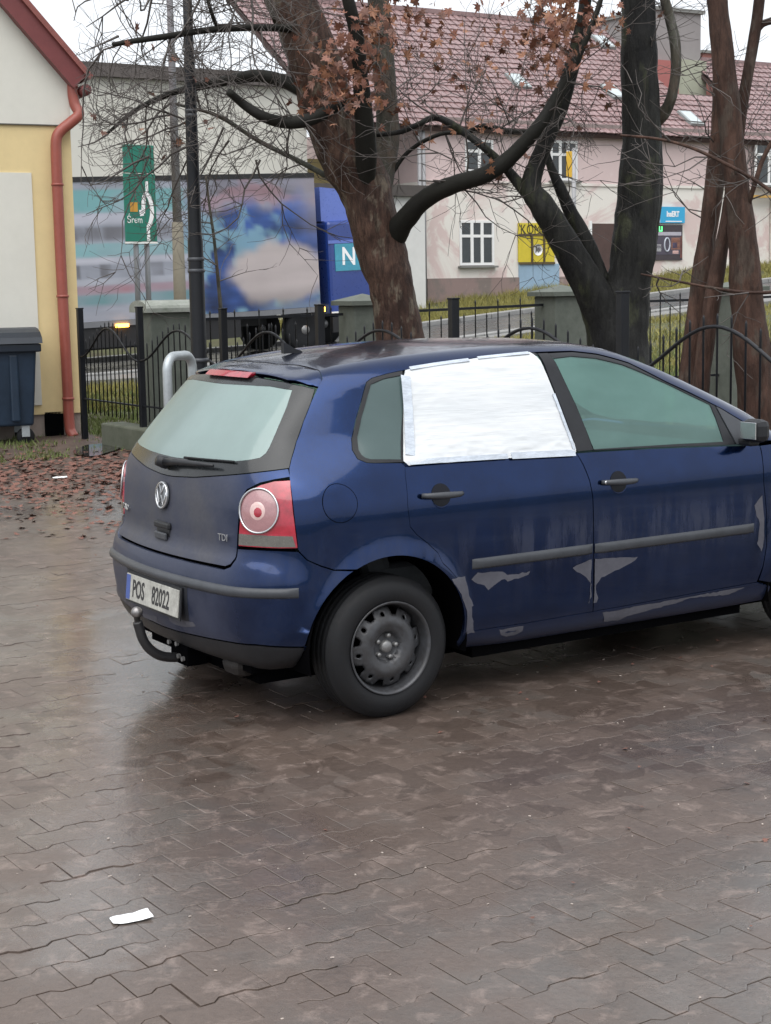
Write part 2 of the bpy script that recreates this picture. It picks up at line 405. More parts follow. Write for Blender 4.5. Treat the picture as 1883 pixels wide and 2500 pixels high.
def side3(pts):                              # (x, z) on the flank -> 3d
    P = np.array(pts, float); o = np.stack([P[:, 0], 0*P[:, 0], P[:, 1]], 1); d = np.tile([0, -1., 0], (len(P), 1)); return cast(o, d, 0, 1.5)
def rear3(pts):                              # (y, z) on the tail -> 3d
    P = np.array(pts, float); o = np.stack([0*P[:, 0]+.35, P[:, 0], P[:, 1]], 1); d = np.tile([-1., 0, 0], (len(P), 1)); return cast(o, d, 0, 2)
def grad(p):
    e = 2e-3; g = np.stack([Fb(p[:, 0]+e*(i == 0), p[:, 1]+e*(i == 1), p[:, 2]+e*(i == 2))-Fb(p[:, 0]-e*(i == 0), p[:, 1]-e*(i == 1), p[:, 2]-e*(i == 2)) for i in range(3)], 1)
    return g/(np.linalg.norm(g, axis=1)[:, None]+1e-9)
def arc(c, r, a0, a1, n=14): return [(c[0]+r*math.cos(RAD(a0+(a1-a0)*k/n)), c[1]+r*math.sin(RAD(a0+(a1-a0)*k/n))) for k in range(n+1)]

CARPOS = (-0.41587, 7.00899, 0.0); CARYAW = RAD(32.294)
car = empty('parked_car', CARPOS, CARYAW, 'dirty dark blue hatchback with white plastic sheet taped over its rear side window', 'car')
def mirror_me(me):
    m2 = me.copy()
    co = np.empty(len(m2.vertices)*3); m2.vertices.foreach_get('co', co); co[1::3] *= -1; m2.vertices.foreach_set('co', co)
    m2.flip_normals(); return m2
def panel(name, pts, prm, mat, h=.03, off=0., holes=(), wall=.014, gap=.0022, rnd=.0022, parent=None, both=True, offf=None, is2d=False, dh=.012, custom=True, label=None, rev=False):
    """a sheet that lies on the body surface inside an outline, with turned-in edges"""
    to2 = (lambda p: np.asarray(p, float)) if is2d else prm.inv
    out = dense(to2(pts), dh); out = shrink(out, gap) if gap else out
    hs_ = [dense(to2(q), dh) for q in holes]; hs_ = [shrink(q, -gap) if gap else q for q in hs_]
    lo, hi = out.min(0), out.max(0)
    gx, gy = np.meshgrid(np.arange(lo[0], hi[0]+h, h), np.arange(lo[1], hi[1]+h, h*.87)); gx = gx+(np.arange(gx.shape[0]) % 2)[:, None]*h/2
    g = np.stack([gx.ravel(), gy.ravel()], 1)
    rings = [shrink(out, .006)]+[shrink(q, -.006) for q in hs_]
    def good(q, dmin):
        k = inpoly(q, out)
        for hh in hs_: k &= ~inpoly(hh, q) if False else ~inpoly(q, hh)
        q = q[k]
        if len(q) == 0: return q
        d = segdist(q, out)
        for hh in hs_: d = np.minimum(d, segdist(q, hh))
        return q[d > dmin]
    inner = [good(r, .0045) for r in rings] if rnd else []
    pts2 = list(out); edges = [(i, (i+1) % len(out)) for i in range(len(out))]; nb = len(out); loops = [list(range(len(out)))]
    for hh in hs_:
        n0 = len(pts2); pts2 += list(hh); edges += [(n0+i, n0+(i+1) % len(hh)) for i in range(len(hh))]; loops.append(list(range(n0, n0+len(hh))))
    nb = len(pts2)
    for r in inner: pts2 += list(r)
    pts2 += list(good(g, max(.35*h, .008 if rnd else .3*h)))
    v, e, f, ov, _, _ = delaunay_2d_cdt([Vector(p) for p in pts2], edges, [], 0, 1e-7)
    v = np.array([tuple(p) for p in v]); F = np.array([tuple(t) for t in f if len(t) == 3])
    cen = v[F].mean(1); k = inpoly(cen, out)
    for hh in hs_: k &= ~inpoly(cen, hh)
    F = F[k]; isb = np.array([any(i < nb for i in q) for q in ov])
    o_ = np.full(len(v), float(off))
    if offf is not None: o_ = o_+offf(v)
    o_ = o_-rnd*isb
    P3 = prm.fwd(v, o_)
    V = P3.tolist(); FF = [tuple(int(i) for i in t) for t in F]
    e1 = P3[F[:, 1]]-P3[F[:, 0]]; e2 = P3[F[:, 2]]-P3[F[:, 0]]; N = grad(P3)
    if ((np.cross(e1, e2)*N[F[:, 0]]).sum(1) < 0).mean() > .5: FF = [t[::-1] for t in FF]
    nrm = N.copy(); smooth = [True]*len(FF)
    if wall:
        m = {}
        for i, q in enumerate(ov):
            for j in q:
                if j < nb: m[j] = i
        for lp in loops:
            idx = [m[j] for j in lp if j in m]; n0 = len(V); c2 = v[idx]
            V += P3[idx].tolist(); V += prm.fwd(c2, o_[idx]-wall).tolist(); L_ = len(idx); nrm = np.concatenate([nrm, np.zeros((2*L_, 3))])
            FF += [(n0+i, n0+(i+1) % L_, n0+L_+(i+1) % L_, n0+L_+i) for i in range(L_)]; smooth += [False]*L_
    me = bpy.data.meshes.new(name); me.from_pydata(V, [], FF); me.update(); me.polygons.foreach_set('use_smooth', smooth)
    if custom and offf is None: me.normals_split_custom_set_from_vertices(nrm.tolist())
    o = link(name, me, mat, parent or car)
    if label: o['label'] = label
    if both:
        P_ = np.array(V); P_[:, 1] *= -1; me2 = bpy.data.meshes.new(name); me2.from_pydata(P_.tolist(), [], [t[::-1] for t in FF]); me2.update(); me2.polygons.foreach_set('use_smooth', smooth)
        if custom and offf is None: n2 = nrm.copy(); n2[:, 1] *= -1; me2.normals_split_custom_set_from_vertices(n2.tolist())
        o2 = link(name, me2, mat, parent or car)
        return o, o2
    return o
def cpart(name, mb, mat, parent=None, both=False):
    o = mb.build(name, mat, parent or car, world=False)
    if both: o2 = link(name, mirror_me(o.data), mat, parent or car); return o, o2
    return o

# outlines on the flank (x forward from the rear axle, z up)
AC = (-.01, .30)
belt = [(.106, 1.025), (.30, 1.021), (.61, 1.018), (.971, 1.007), (1.06, 1.004), (1.40, .995), (1.80, .979), (2.05, .968)]
rd_rear = [(.106, 1.023), (.090, .975), (.078, .86), (.085, .775), (.115, .740), (.166, .700), (.215, .655)]+arc(AC, .395, 52, 4, 10)+[(.402, .300)]
b_gap = [(1.051, .303), (1.041, .428), (1.031, .604), (1.027, .81), (1.015, .886), (.994, .954), (.971, 1.005)]
f_edge = [(2.035, .322), (2.062, .40), (2.077, .497), (2.066, .648), (2.046, .79), (2.046, .90), (2.05, .966)]
qw = [(.106, 1.025), (-.02, 1.030), (-.06, 1.034), (-.093, 1.050), (-.101, 1.086), (-.088, 1.128), (-.047, 1.205), (.011, 1.301), (.038, 1.343), (.068, 1.358), (.145, 1.373), (.221, 1.383)]
rail = [(.221, 1.383), (.43, 1.406), (.68, 1.424), (.92, 1.431), (1.128, 1.429), (1.261, 1.412), (1.424, 1.368), (1.606, 1.276), (1.73, 1.221), (1.897, 1.141), (2.06, 1.042), (2.10, 1.005), (2.05, .968)]
sill = [(.402, .300), (.70, .298), (1.051, .303), (1.6, .314), (2.035, .322)]
gate_edge = [(-.162, -.545, 1.327), (-.208, -.568, 1.272), (-.256, -.59, 1.202), (-.305, -.614, 1.124), (-.349, -.65, 1.063), (-.373, -.674, 1.03), (-.383, -.694, 1.0)]
# body side: quarter panel, C pillar, roof half, A pillar, sill
P_ = [(-.150, 0, 1.41), (-.145, -.17, 1.409), (-.112, -.30, 1.408), (-.106, -.46, 1.393), (-.125, -.52, 1.36)]+gate_edge
P_ += [(-.392, -.72, .96), (-.399, -.74, .923), (-.401, -.761, .821), (-.395, -.769, .724), (-.386, -.774, .711), (-.365, -.786, .685), (-.313, -.804, .658), (-.262, -.812, .638)]
P_ += list(map(tuple, side3(arc(AC, .37, 116, -8, 26)+[(.375, .225), (.8, .215), (1.4, .215), (2.12, .225), (2.128, .29)])))
P_ += list(map(tuple, side3(sill[::-1]+rd_rear[::-1][1:]+qw[1:]+rail[1:-1]+[(2.10, .985), (2.14, .982)])))
P_ += [(2.235, -.675, 1.03), (2.06, -.640, 1.12), (1.90, -.610, 1.19), (1.75, -.585, 1.26), (1.60, -.56, 1.32), (1.45, -.535, 1.37), (1.34, -.50, 1.41), (1.33, -.25, 1.44), (1.345, 0, 1.455)]
body = panel('body_side', CAP.inv(P_), CAP, PAINT, .032, is2d=True, gap=.0, rnd=0, wall=.016)
# doors
rdoor = panel('rear_door', side3(belt[:4]+b_gap[::-1][1:]+sill[2:0:-1]+rd_rear[::-1][:-1]), CAP, PAINT, .032)
fdoor = panel('front_door', side3(b_gap[::-1]+sill[3:]+f_edge[1:]+belt[::-1][1:4]), CAP, PAINT, .032)
# quarter window: seal frame and pane
qwf = qw+[(.205, 1.35), (.16, 1.2), (.125, 1.09)]
qg = [(.094, 1.040), (-.035, 1.049), (-.055, 1.055), (-.066, 1.066), (-.071, 1.085), (-.06, 1.132), (-.019, 1.21), (.032, 1.294), (.058, 1.333), (.121, 1.352), (.203, 1.362), (.185, 1.28), (.145, 1.18), (.115, 1.10)]
panel('quarter_window_seal', side3(qwf), CAP, PLASTIC, .03, holes=[side3(qg)], off=.002)
panel('quarter_window', side3(qg), CAP, GLASS_Q, .04, off=-.003, gap=-.002, wall=0)
# window band frames (black) of both doors
wtop = [(.232, 1.384)]+rail[1:10]
bp_l = [(.928, 1.418), (.938, 1.321), (.954, 1.207), (.967, 1.08), (.975, 1.009)]
bp_r = [(.987, 1.412), (1.012, 1.331), (1.04, 1.202), (1.057, 1.088), (1.066, 1.009)]
rw = [(.117, 1.027), (.30, 1.023), (.61, 1.020), (.960, 1.010)]+bp_l[::-1][1:]+[(.905, 1.417), (.68, 1.410), (.43, 1.391), (.236, 1.369), (.225, 1.355), (.19, 1.23), (.15, 1.12)]
fg = [(1.000, 1.400), (1.105, 1.406), (1.241, 1.391), (1.375, 1.359), (1.478, 1.319), (1.601, 1.266), (1.722, 1.209), (1.83, 1.160), (1.838, 1.10), (1.832, .998), (1.573, 1.006), (1.296, 1.012), (1.072, 1.016), (1.053, 1.121), (1.029, 1.243), (1.010, 1.344)]
seal_r = [(.109, 1.025), (.30, 1.021), (.61, 1.018), (.971, 1.007)]+[(.967, 1.08), (.954, 1.207), (.938, 1.321), (.930, 1.425)]+rail[3:0:-1]+[(.223, 1.381), (.205, 1.35), (.16, 1.2), (.125, 1.09)]
panel('rear_window_seal', side3(seal_r), CAP, PLASTIC, .03, holes=[side3(rw)], off=.0005)
seal_f = [(1.068, 1.008), (1.40, .997), (1.80, .981), (1.90, .977), (1.862, 1.155), (1.73, 1.216), (1.606, 1.272), (1.424, 1.364), (1.261, 1.408), (1.128, 1.425), (.990, 1.425), (1.012, 1.331), (1.04, 1.202), (1.057, 1.088)]
panel('front_window_seal', side3(seal_f), CAP, PLASTIC, .03, holes=[side3(fg)], off=.0005)
panel('pillar_trim', side3([(.930, 1.425)]+bp_l[1:]+bp_r[::-1][:-1]+[(.990, 1.425)]), CAP, PLASTIC, .03, off=.004, label='matt black pillar trim between the side windows')
panel('front_side_window', side3(fg), CAP, GLASS_S, .04, off=-.004, gap=-.002, wall=0)
# plastic sheet taped over the right rear door window; plain pane on the other side
def crinkle(v):
    o = []
    for u, t in v:
        p = Vector((u*2.2, t*13+.9*noise.noise(Vector((u*3, t*3, 4))), 1.3)); q = Vector((u*7, t*34+2*u, 5.1))
        edge = max(0, (.20-t)/.1)
        rg = lambda z: (1-min(1, 2.2*abs(noise.noise(z))))**2
        lo_ = math.exp(-((t-.15)/.07)**2); hi_ = math.exp(-((t-.575)/.05)**2); lf_ = math.exp(-((u-.16-.22*(t-.15))/.07)**2)
        o.append(.003+.0010*rg(p)+.0046*rg(q)*(lo_+.5*hi_)+.0022*rg(Vector((u*5, t*60+3*u, 8)))*(.7+lo_+hi_)+.0035*rg(Vector((u*6+t*9, t*16-u*7, 3)))*(.12+.8*lo_+.5*lf_))
    return np.array(o)
sh = [(.100, 1.030), (.118, 1.012), (.20, 1.019), (.30, 1.010), (.45, 1.014), (.61, 1.008), (.80, 1.010), (.92, 1.004), (.955, 1.000), (.968, 1.02), (.958, 1.10), (.942, 1.21), (.928, 1.33), (.912, 1.408), (.89, 1.428), (.75, 1.424), (.60, 1.414), (.43, 1.402), (.30, 1.390), (.228, 1.380), (.203, 1.345), (.155, 1.19), (.122, 1.09)]
panel('taped_plastic_sheet', side3(sh), CAP, SHEET, .009, off=.002, both=False, offf=crinkle, wall=.004, gap=0, rnd=0, label='wrinkled white plastic sheet taped over the rear side window')
o1, o2 = panel('rear_side_window', side3(rw), CAP, GLASS_S, .04, off=-.004, gap=-.002, wall=0)
# tape strips round the sheet
TAPE = M('clear_tape', (.46, .51, .58), .2, .35, 9, .3, 40, coat=1, stretch=(1, 1, 4))
def tape(a, b, wd):
    a = np.array(a); b = np.array(b); t = (b-a)/np.linalg.norm(b-a); n = np.array([-t[1], t[0]])*wd/2
    panel('tape_strip', side3([a-n, b-n, b+n, a+n]), CAP, TAPE, .02, off=.0128, both=False, wall=.003, gap=0, rnd=0)
tape((.125, 1.024), (.60, 1.016), .020); tape((.62, 1.016), (.955, 1.006), .026); tape((.138, 1.05), (.215, 1.355), .040); tape((.25, 1.384), (.55, 1.407), .012); tape((.60, 1.413), (.88, 1.424), .010); tape((.955, 1.02), (.93, 1.25), .014)
# mirror triangle and mirror
panel('mirror_base', side3([(1.864, 1.153), (1.897, 1.137), (2.05, 1.043), (2.092, 1.005), (2.048, .972), (1.905, .979)]), CAP, PLASTIC_GREY, .03, off=.003)
mb = MB(); mb.bbox((1.945, -.862, 1.045), (.085, .125, .105), b=.030); mo = cpart('wing_mirror', mb, PLASTIC, both=True)
for s_, p_ in zip((-1, 1), mo):
    g_ = MB(); g_.bbox((1.901, s_*.862, 1.047), (.006, .098, .078), b=.003); cpart('mirror_glass', g_, CHROME, p_)
mb = MB(); mb.bbox((1.95, -.815, .990), (.06, .09, .035), b=.012); cpart('mirror_arm', mb, PLASTIC, both=True)
# mouldings (swept strips)
def strip(name, prm, us, vs, prof, mat, parent=None, both=True):
    """prof: (dv, off) across; us along, vs centre line"""
    n = len(us); m = len(prof); q = np.array([(u, v+p[0]) for u, v in zip(us, vs) for p in prof]); of = np.array([p[1] for _ in us for p in prof])
    tp = np.repeat(np.minimum(1, np.minimum(np.arange(n), np.arange(n)[::-1])/2+.05), m); P3 = prm.fwd(q, of*tp)
    F = [(i*m+k, i*m+k+1, (i+1)*m+k+1, (i+1)*m+k) for i in range(n-1) for k in range(m-1)]
    b_ = MB(); b_.add(P3, F, True); r_ = cpart(name, b_, mat, parent, both); return r_
prof = [(-.019, -.004), (-.018, .006), (-.010, .011), (.008, .012), (.016, .008), (.018, -.004)]
def molding(xa, xb, zz):
    xs = np.linspace(xa, xb, 40); q = CAP.inv(side3([(x, zz) for x in xs])); return strip('door_moulding', CAP, q[:, 0], q[:, 1], prof, PLASTIC_GREY)
molding(.388, 1.024, .591); molding(1.037, 1.985, .590)
# door handles
for (hx, hz, nm) in ((.243, .888, 'rear'), (1.172, .868, 'front')):
    panel('handle_cup_shade', side3(arc((hx, hz), .047, 0, 360, 28)[:-1]), CAP, CUP_SHADE, .02, off=.0012, wall=0, gap=0, rnd=0)  # flat disc on the door, cup shade put into its colour
    y_ = -.821; pp = [(hx-.098+.196*k/10, y_-.030*math.sin(math.pi*k/10)**.5-.002, hz+.006-.006*(k/10)) for k in range(11)]
    mb = MB(); mb.tube(pp, [.010+.004*math.sin(math.pi*k/10) for k in range(11)], 10); hd = cpart('door_handle', mb, PLASTIC_GREY, both=True)
    if nm == 'front':
        mb = MB(); mb.lathe([(.0, -.003), (.008, -.003), (.008, .0), (0, .001)], (hx-.088, y_-.022, hz+.006), (0, -1, 0), 14); cpart('lock_cylinder', mb, CHROME, hd[0])
    r_ = arc((hx, hz), .049, 200, 330, 16); q = CAP.inv(side3(r_)); strip('recess_lip', CAP, q[:, 0], q[:, 1], [(-.004, 0), (-.001, .003), (.003, 0)], CHROME if False else PAINT, both=False)
# fuel flap: ring groove drawn by a raised disc
panel('fuel_flap', side3(arc((-.222, .893), .073, 0, 360, 40)[:-1]), REAR, PAINT, .025, off=.0022, both=False, wall=.006, rnd=.0016, gap=0)
q = REAR.inv(side3(arc((-.222, .893), .0755, 0, 360, 48))); b_ = MB()
P3 = REAR.fwd(np.concatenate([q, REAR.inv(side3(arc((-.222, .893), .0728, 0, 360, 48)))]), .0006); b_.add(P3, [(i, i+1, 50+i-1+1, 49+i) for i in range(48)], True); cpart('flap_gap', b_, DARK)
# front fender, bonnet, windscreen, nose
AF = (2.48, .30)
panel('front_wing', side3([(2.052, .966), (2.046, .90), (2.046, .79), (2.066, .648), (2.077, .497), (2.062, .40), (2.045, .330), (2.125, .312)]+arc(AF, .345, 176, 40, 22)+[(2.86, .56), (2.95, .63), (2.97, .70), (2.80, .80), (2.6, .875), (2.4, .925), (2.2, .962)]), CAPF, PAINT, .04)
hood = [(2.20, .962), (2.4, .925), (2.6, .875), (2.80, .80), (2.97, .70)]
hp = [tuple(p) for p in side3(hood)]+[(3.06, -.45, .70), (3.12, -.2, .70), (3.135, 0, .70), (2.9, 0, .845), (2.65, 0, .925), (2.44, 0, .965), (2.40, -.25, .965), (2.34, -.5, .965), (2.27, -.66, .985)]
panel('bonnet', CAPF.inv(hp), CAPF, PAINT, .05, is2d=True)
ws = [(2.235, -.675, 1.03), (2.06, -.640, 1.12), (1.90, -.610, 1.19), (1.75, -.585, 1.26), (1.60, -.56, 1.32), (1.45, -.535, 1.37), (1.34, -.50, 1.41), (1.33, -.25, 1.44), (1.345, 0, 1.455), (1.6, 0, 1.392), (1.88, 0, 1.277), (2.16, 0, 1.135), (2.40, 0, .985), (2.37, -.3, .985), (2.31, -.55, .995)]
panel('windscreen', CAP.inv(ws), CAP, GLASS_S, .05, is2d=True, wall=0, gap=-.001, rnd=0, off=-.004)
nose = [(3.1, -.0, .685), (3.06, -.45, .685), (2.97, -.70, .68), (2.95, -.76, .62), (2.86, -.80, .55)]
panel('headlight', FRONT.inv([(3.08, -.36, .69), (3.03, -.55, .685), (2.96, -.70, .69), (2.93, -.74, .64), (3.0, -.66, .58), (3.1, -.45, .565), (3.13, -.36, .60)]), FRONT, CLEARLENS, .04, is2d=True, off=.003)
panel('front_bumper', FRONT.inv([(3.2, 0, .545), (3.1, -.45, .555), (3.0, -.66, .57), (2.93, -.745, .625), (2.86, -.79, .55)]+[tuple(p) for p in side3(arc(AF, .345, 38, -10, 8))]+[(2.86, -.7, .235), (3.1, -.4, .225), (3.15, 0, .225)]), FRONT, PAINT, .045, is2d=True)
panel('grille', FRONT.inv([(3.2, 0, .555), (3.1, -.34, .562), (3.07, -.34, .685), (3.12, 0, .69)]), FRONT, PLASTIC, .04, is2d=True, off=-.004)

# tail: gate, glass, spoiler, lamps, bumper
light = [(-.384, -.705, .989), (-.437, -.667, .986), (-.48, -.632, .971), (-.515, -.591, .945), (-.53, -.572, .91), (-.537, -.569, .867), (-.543, -.566, .812), (-.547, -.559, .727), (-.515, -.644, .729), (-.454, -.722, .728), (-.395, -.769, .729), (-.401, -.761, .821), (-.399, -.74, .923)]
gbot = [(-.583, 0, .958), (-.583, -.061, .959), (-.57, -.233, .970), (-.534, -.44, .994), (-.458, -.609, 1.018), (-.372, -.668, 1.030)]
gate = gbot+[(-.384, -.70, .999), (-.437, -.667, .990), (-.48, -.629, .977), (-.518, -.588, .950), (-.534, -.567, .912), (-.541, -.564, .867), (-.547, -.561, .812), (-.552, -.554, .724), (-.564, -.560, .680), (-.578, -.55, .656), (-.592, -.525, .645), (-.634, -.235, .645), (-.64, 0, .645)]
def both_half(pts): return [tuple(p) for p in pts]+[(p[0], -p[1], p[2]) for p in pts[::-1] if abs(p[1]) > 1e-6]
tgate = panel('tailgate', REAR.inv(both_half(gate)), REAR, PAINT_GATE, .03, is2d=True, both=False, label='dull grey-blue tailgate coated in road dirt')
clear = [(-.318, 0, 1.326), (-.305, -.2, 1.328), (-.283, -.36, 1.328), (-.245, -.482, 1.318), (-.291, -.515, 1.259), (-.346, -.541, 1.185), (-.402, -.566, 1.108), (-.418, -.569, 1.086), (-.436, -.560, 1.070), (-.468, -.528, 1.061), (-.506, -.442, 1.049), (-.54, -.25, 1.040), (-.557, 0, 1.035)]
gtop = [(-.275, 0, 1.366), (-.27, -.19, 1.364), (-.245, -.41, 1.350), (-.205, -.505, 1.336), (-.170, -.540, 1.324)]
gborder = gtop+gate_edge[1:-1]+gbot[::-1][1:]
panel('rear_window_border', REAR.inv(both_half(gborder)), REAR, BLACKGLASS, .03, holes=[REAR.inv(both_half(clear))], is2d=True, both=False, off=.001, parent=None)
panel('rear_window', REAR.inv(both_half(clear)), REAR, GLASS_R, .035, is2d=True, both=False, off=-.001, wall=0, gap=-.0015, rnd=0, label='misted pale rear window glass')
spo = [(-.150, 0, 1.41), (-.145, -.17, 1.409), (-.112, -.30, 1.408), (-.106, -.46, 1.393), (-.125, -.52, 1.36), (-.158, -.545, 1.332), (-.195, -.512, 1.343), (-.233, -.416, 1.359), (-.258, -.197, 1.374), (-.265, 0, 1.376)]
CAPT = Cap(.30, .85)
for sgn in (0,):
    q = CAPT.inv(spo)
    panel('roof_spoiler', q, CAPT, PAINT, .025, is2d=True, wall=.022, gap=.0015, offf=lambda v: .014*sstep(.02, .14, CAPT.inv(np.array([(-.150, 0, 1.41)]))[0, 0]-v[:, 0]+.06*0))
panel('high_brake_light', REAR.inv([(-.27, .19, 1.360), (-.28, 0, 1.361), (-.27, -.19, 1.360), (-.25, -.19, 1.381), (-.255, 0, 1.383), (-.25, .19, 1.381)]), REAR, REDLENS, .03, is2d=True, both=False, off=.017, wall=.02, gap=0)
# tail lamps
def lamp_disc(c, r, off, mat, parent, dome, name):
    q = REAR.inv([c])[0]; ring = [(q[0]+r[0]*math.cos(t), q[1]+r[1]*math.sin(t)) for t in np.linspace(0, 2*math.pi, 36, endpoint=False)]
    return panel(name, ring, REAR, mat, .016, off=off, is2d=True, wall=.008, gap=0, rnd=.001, offf=lambda v: dome*np.clip(1-((v[:, 0]-q[0])/r[0])**2-((v[:, 1]-q[1])/r[1])**2, 0, 1), parent=parent, both=False)
lm = panel('tail_light', REAR.inv(light), REAR, REDLENS, .025, is2d=True, off=.003)
LC = (-.492, -.642, .873)
CORE = M('lamp_core', (.60, .42, .40), .2, .2, 40, .1, 100, coat=1)
for k, lo_ in enumerate(lm):
    disc = [lamp_disc(LC, (.062, .083), .005, PINKLENS, lo_, .008, 'round_lens'), lamp_disc(LC, (.026, .036), .012, CORE, lo_, .004, 'bulb_lens'), lamp_disc((-.49, -.645, .868), (.013, .019), .016, REDLENS, lo_, .002, 'bulb')]
    w_ = panel('reversing_lens', REAR.inv([(-.543, -.563, .780), (-.495, -.673, .781), (-.409, -.757, .779), (-.400, -.766, .733), (-.455, -.722, .732), (-.515, -.644, .733), (-.545, -.560, .731)]), REAR, CLEARLENS, .025, is2d=True, off=.0055, both=False, parent=lo_, wall=.004)
    qc = REAR.inv([LC])[0]; t = np.linspace(0, 2*math.pi, 49); b_ = MB(); P3 = REAR.fwd(np.stack([qc[0]+.064*np.cos(t), qc[1]+.085*np.sin(t)], 1), .009); b_.tube(P3[:-1].tolist()+[P3[0].tolist()], .0042, 6, cap=False); rg = cpart('lens_ring', b_, CHROME, lo_)
    if k == 1:
        for o_ in disc+[w_, rg]:
            co = np.empty(len(o_.data.vertices)*3); o_.data.vertices.foreach_get('co', co); co[1::3] *= -1; o_.data.vertices.foreach_set('co', co); o_.data.flip_normals()
# rear bumper
btop = [(-.646, 0, .636), (-.640, -.235, .636), (-.598, -.522, .634), (-.580, -.553, .648), (-.566, -.565, .676), (-.553, -.556, .716), (-.515, -.644, .721), (-.454, -.722, .720), (-.395, -.769, .717), (-.388, -.774, .709), (-.367, -.786, .683), (-.315, -.804, .655), (-.264, -.812, .635)]
barch = [tuple(p) for p in side3(arc(AC, .37, 118, 176, 10))]
bmid = [(-.362, -.776, .338), (-.539, -.666, .350), (-.609, -.393, .337), (-.629, -.138, .325), (-.632, 0, .322)]
bump_o = panel('rear_bumper', REAR.inv(both_half(btop+barch+bmid)), REAR, PAINT, .03, is2d=True, both=False)
skirt = [(-.632, 0, .319), (-.629, -.138, .322), (-.609, -.393, .334), (-.539, -.666, .347), (-.364, -.774, .335)]+[tuple(p) for p in side3(arc(AC, .37, 178, 187, 3))]+[(-.375, -.70, .225), (-.50, -.5, .222), (-.575, -.25, .238), (-.59, 0, .248)]
panel('bumper_skirt', REAR.inv(both_half(skirt)), REAR, PLASTIC, .03, is2d=True, both=False, off=-.003)
ys = np.linspace(-1, 1, 90); th = [REAR.inv([(-.404, -.781, .58)])[0][0]*k for k in ys]
strip('bumper_strip', REAR, th, [.557]*90, [(-.021, -.004), (-.020, .006), (-.012, .014), (.002, .017), (.013, .013), (.019, .004), (.020, -.004)], PLASTIC_GREY, both=False)
# bare patches where the paint film is gone or dusty
def patch(pts, prm, off=.0009): panel('peeled_patch', prm.inv(pts) if prm is REAR else side3(pts), prm, PRIMER, .03, off=off, is2d=prm is REAR, both=False, wall=0, gap=0, rnd=0)
def ragged(pts, a=.006, n=3):
    P = dense(np.array(pts, float), .02); r = random.Random(len(pts)); return [(x+r.uniform(-a, a), z+r.uniform(-a, a)) for x, z in P]
patch(ragged([(.417, .552), (.546, .543), (.571, .524), (.686, .527), (.683, .515), (.572, .497), (.559, .512), (.523, .50), (.476, .473), (.451, .495), (.419, .505), (.386, .526)], .003), CAP)
patch(ragged([(.274, .545), (.352, .546), (.372, .464), (.40, .414), (.386, .41), (.41, .311), (.42, .297), (.375, .295), (.36, .40), (.315, .49)], .003), CAP)
patch(ragged([(.918, .518), (.978, .536), (1.022, .545), (1.022, .35), (1.017, .349), (1.030, .379), (1.025, .436), (.981, .48), (.927, .507)], .002), CAP)
patch(ragged([(1.040, .543), (1.119, .539), (1.286, .526), (1.256, .506), (1.158, .478), (1.079, .455), (1.053, .427), (1.052, .406), (1.07, .367), (1.062, .347), (1.048, .345), (1.045, .45)], .002), CAP)
patch(ragged([(1.107, .294), (1.378, .300), (1.662, .306), (1.899, .309), (1.96, .309), (1.866, .285), (1.765, .29), (1.626, .299), (1.534, .284), (1.405, .274), (1.261, .259), (1.215, .241), (1.129, .25)], .003), CAP)
patch(ragged([(.544, .290), (.672, .291), (.673, .267), (.647, .256), (.592, .252), (.558, .265)], .003), CAP)
patch(ragged([(1.985, .69), (2.030, .74), (2.048, .648), (2.056, .53), (2.045, .473), (2.012, .511), (2.024, .60), (2.00, .645)], .003), CAP)
patch([(-.651, -.109, .392), (-.642, -.263, .388), (-.637, -.313, .393), (-.63, -.327, .377), (-.635, -.245, .36), (-.641, -.152, .355), (-.645, -.109, .365)], REAR)
patch([(-.638, .17, .351), (-.648, .01, .365), (-.637, .028, .334), (-.63, .126, .328), (-.625, .202, .328)], REAR)
# number plate
ny = np.array([0, -1., 0]); pz = np.array([.105, 0, .9945]); pz /= np.linalg.norm(pz); pn = np.cross(ny, pz)
pc = np.array([-.672, .0, .462])
PD = M('plate_recess_shade', (.012, .014, .02), .6, .2, 8)
panel('plate_recess_shade', REAR.inv(both_half([(-.65, 0, .536), (-.65, -.30, .536), (-.65, -.285, .385), (-.65, 0, .385)])), REAR, PD, .04, is2d=True, both=False, off=.0008, wall=0, gap=0, rnd=0)  # flat dark sheet, shade of the recess painted round the plate
mb = MB(); mb.bbox(pc, (.520, .114, .008), (ny, pz, pn), b=.003); pl = cpart('number_plate', mb, PLATE, label) if False else cpart('number_plate', mb, PLATE)
pl['label'] = 'dirty white number plate with black characters'
mb = MB(); mb.box(pc-ny*.237+pn*.0045, (.040, .106, .001), (ny, pz, pn)); cpart('plate_band', mb, PLATEBLUE, pl)
put_text('POS', .105, pc-ny*.130+pn*.0046-pz*.004, ny, pz, INK, pl, sx=.66, bold=.0016, world=False); put_text('82022', .105, pc+ny*.093+pn*.0046-pz*.004, ny, pz, INK, pl, sx=.66, bold=.0016, world=False)
mb = MB(); mb.box(pc-pn*.006+ny*0, (.545, .135, .006), (ny, pz, pn)); cpart('plate_holder', mb, PLASTIC)
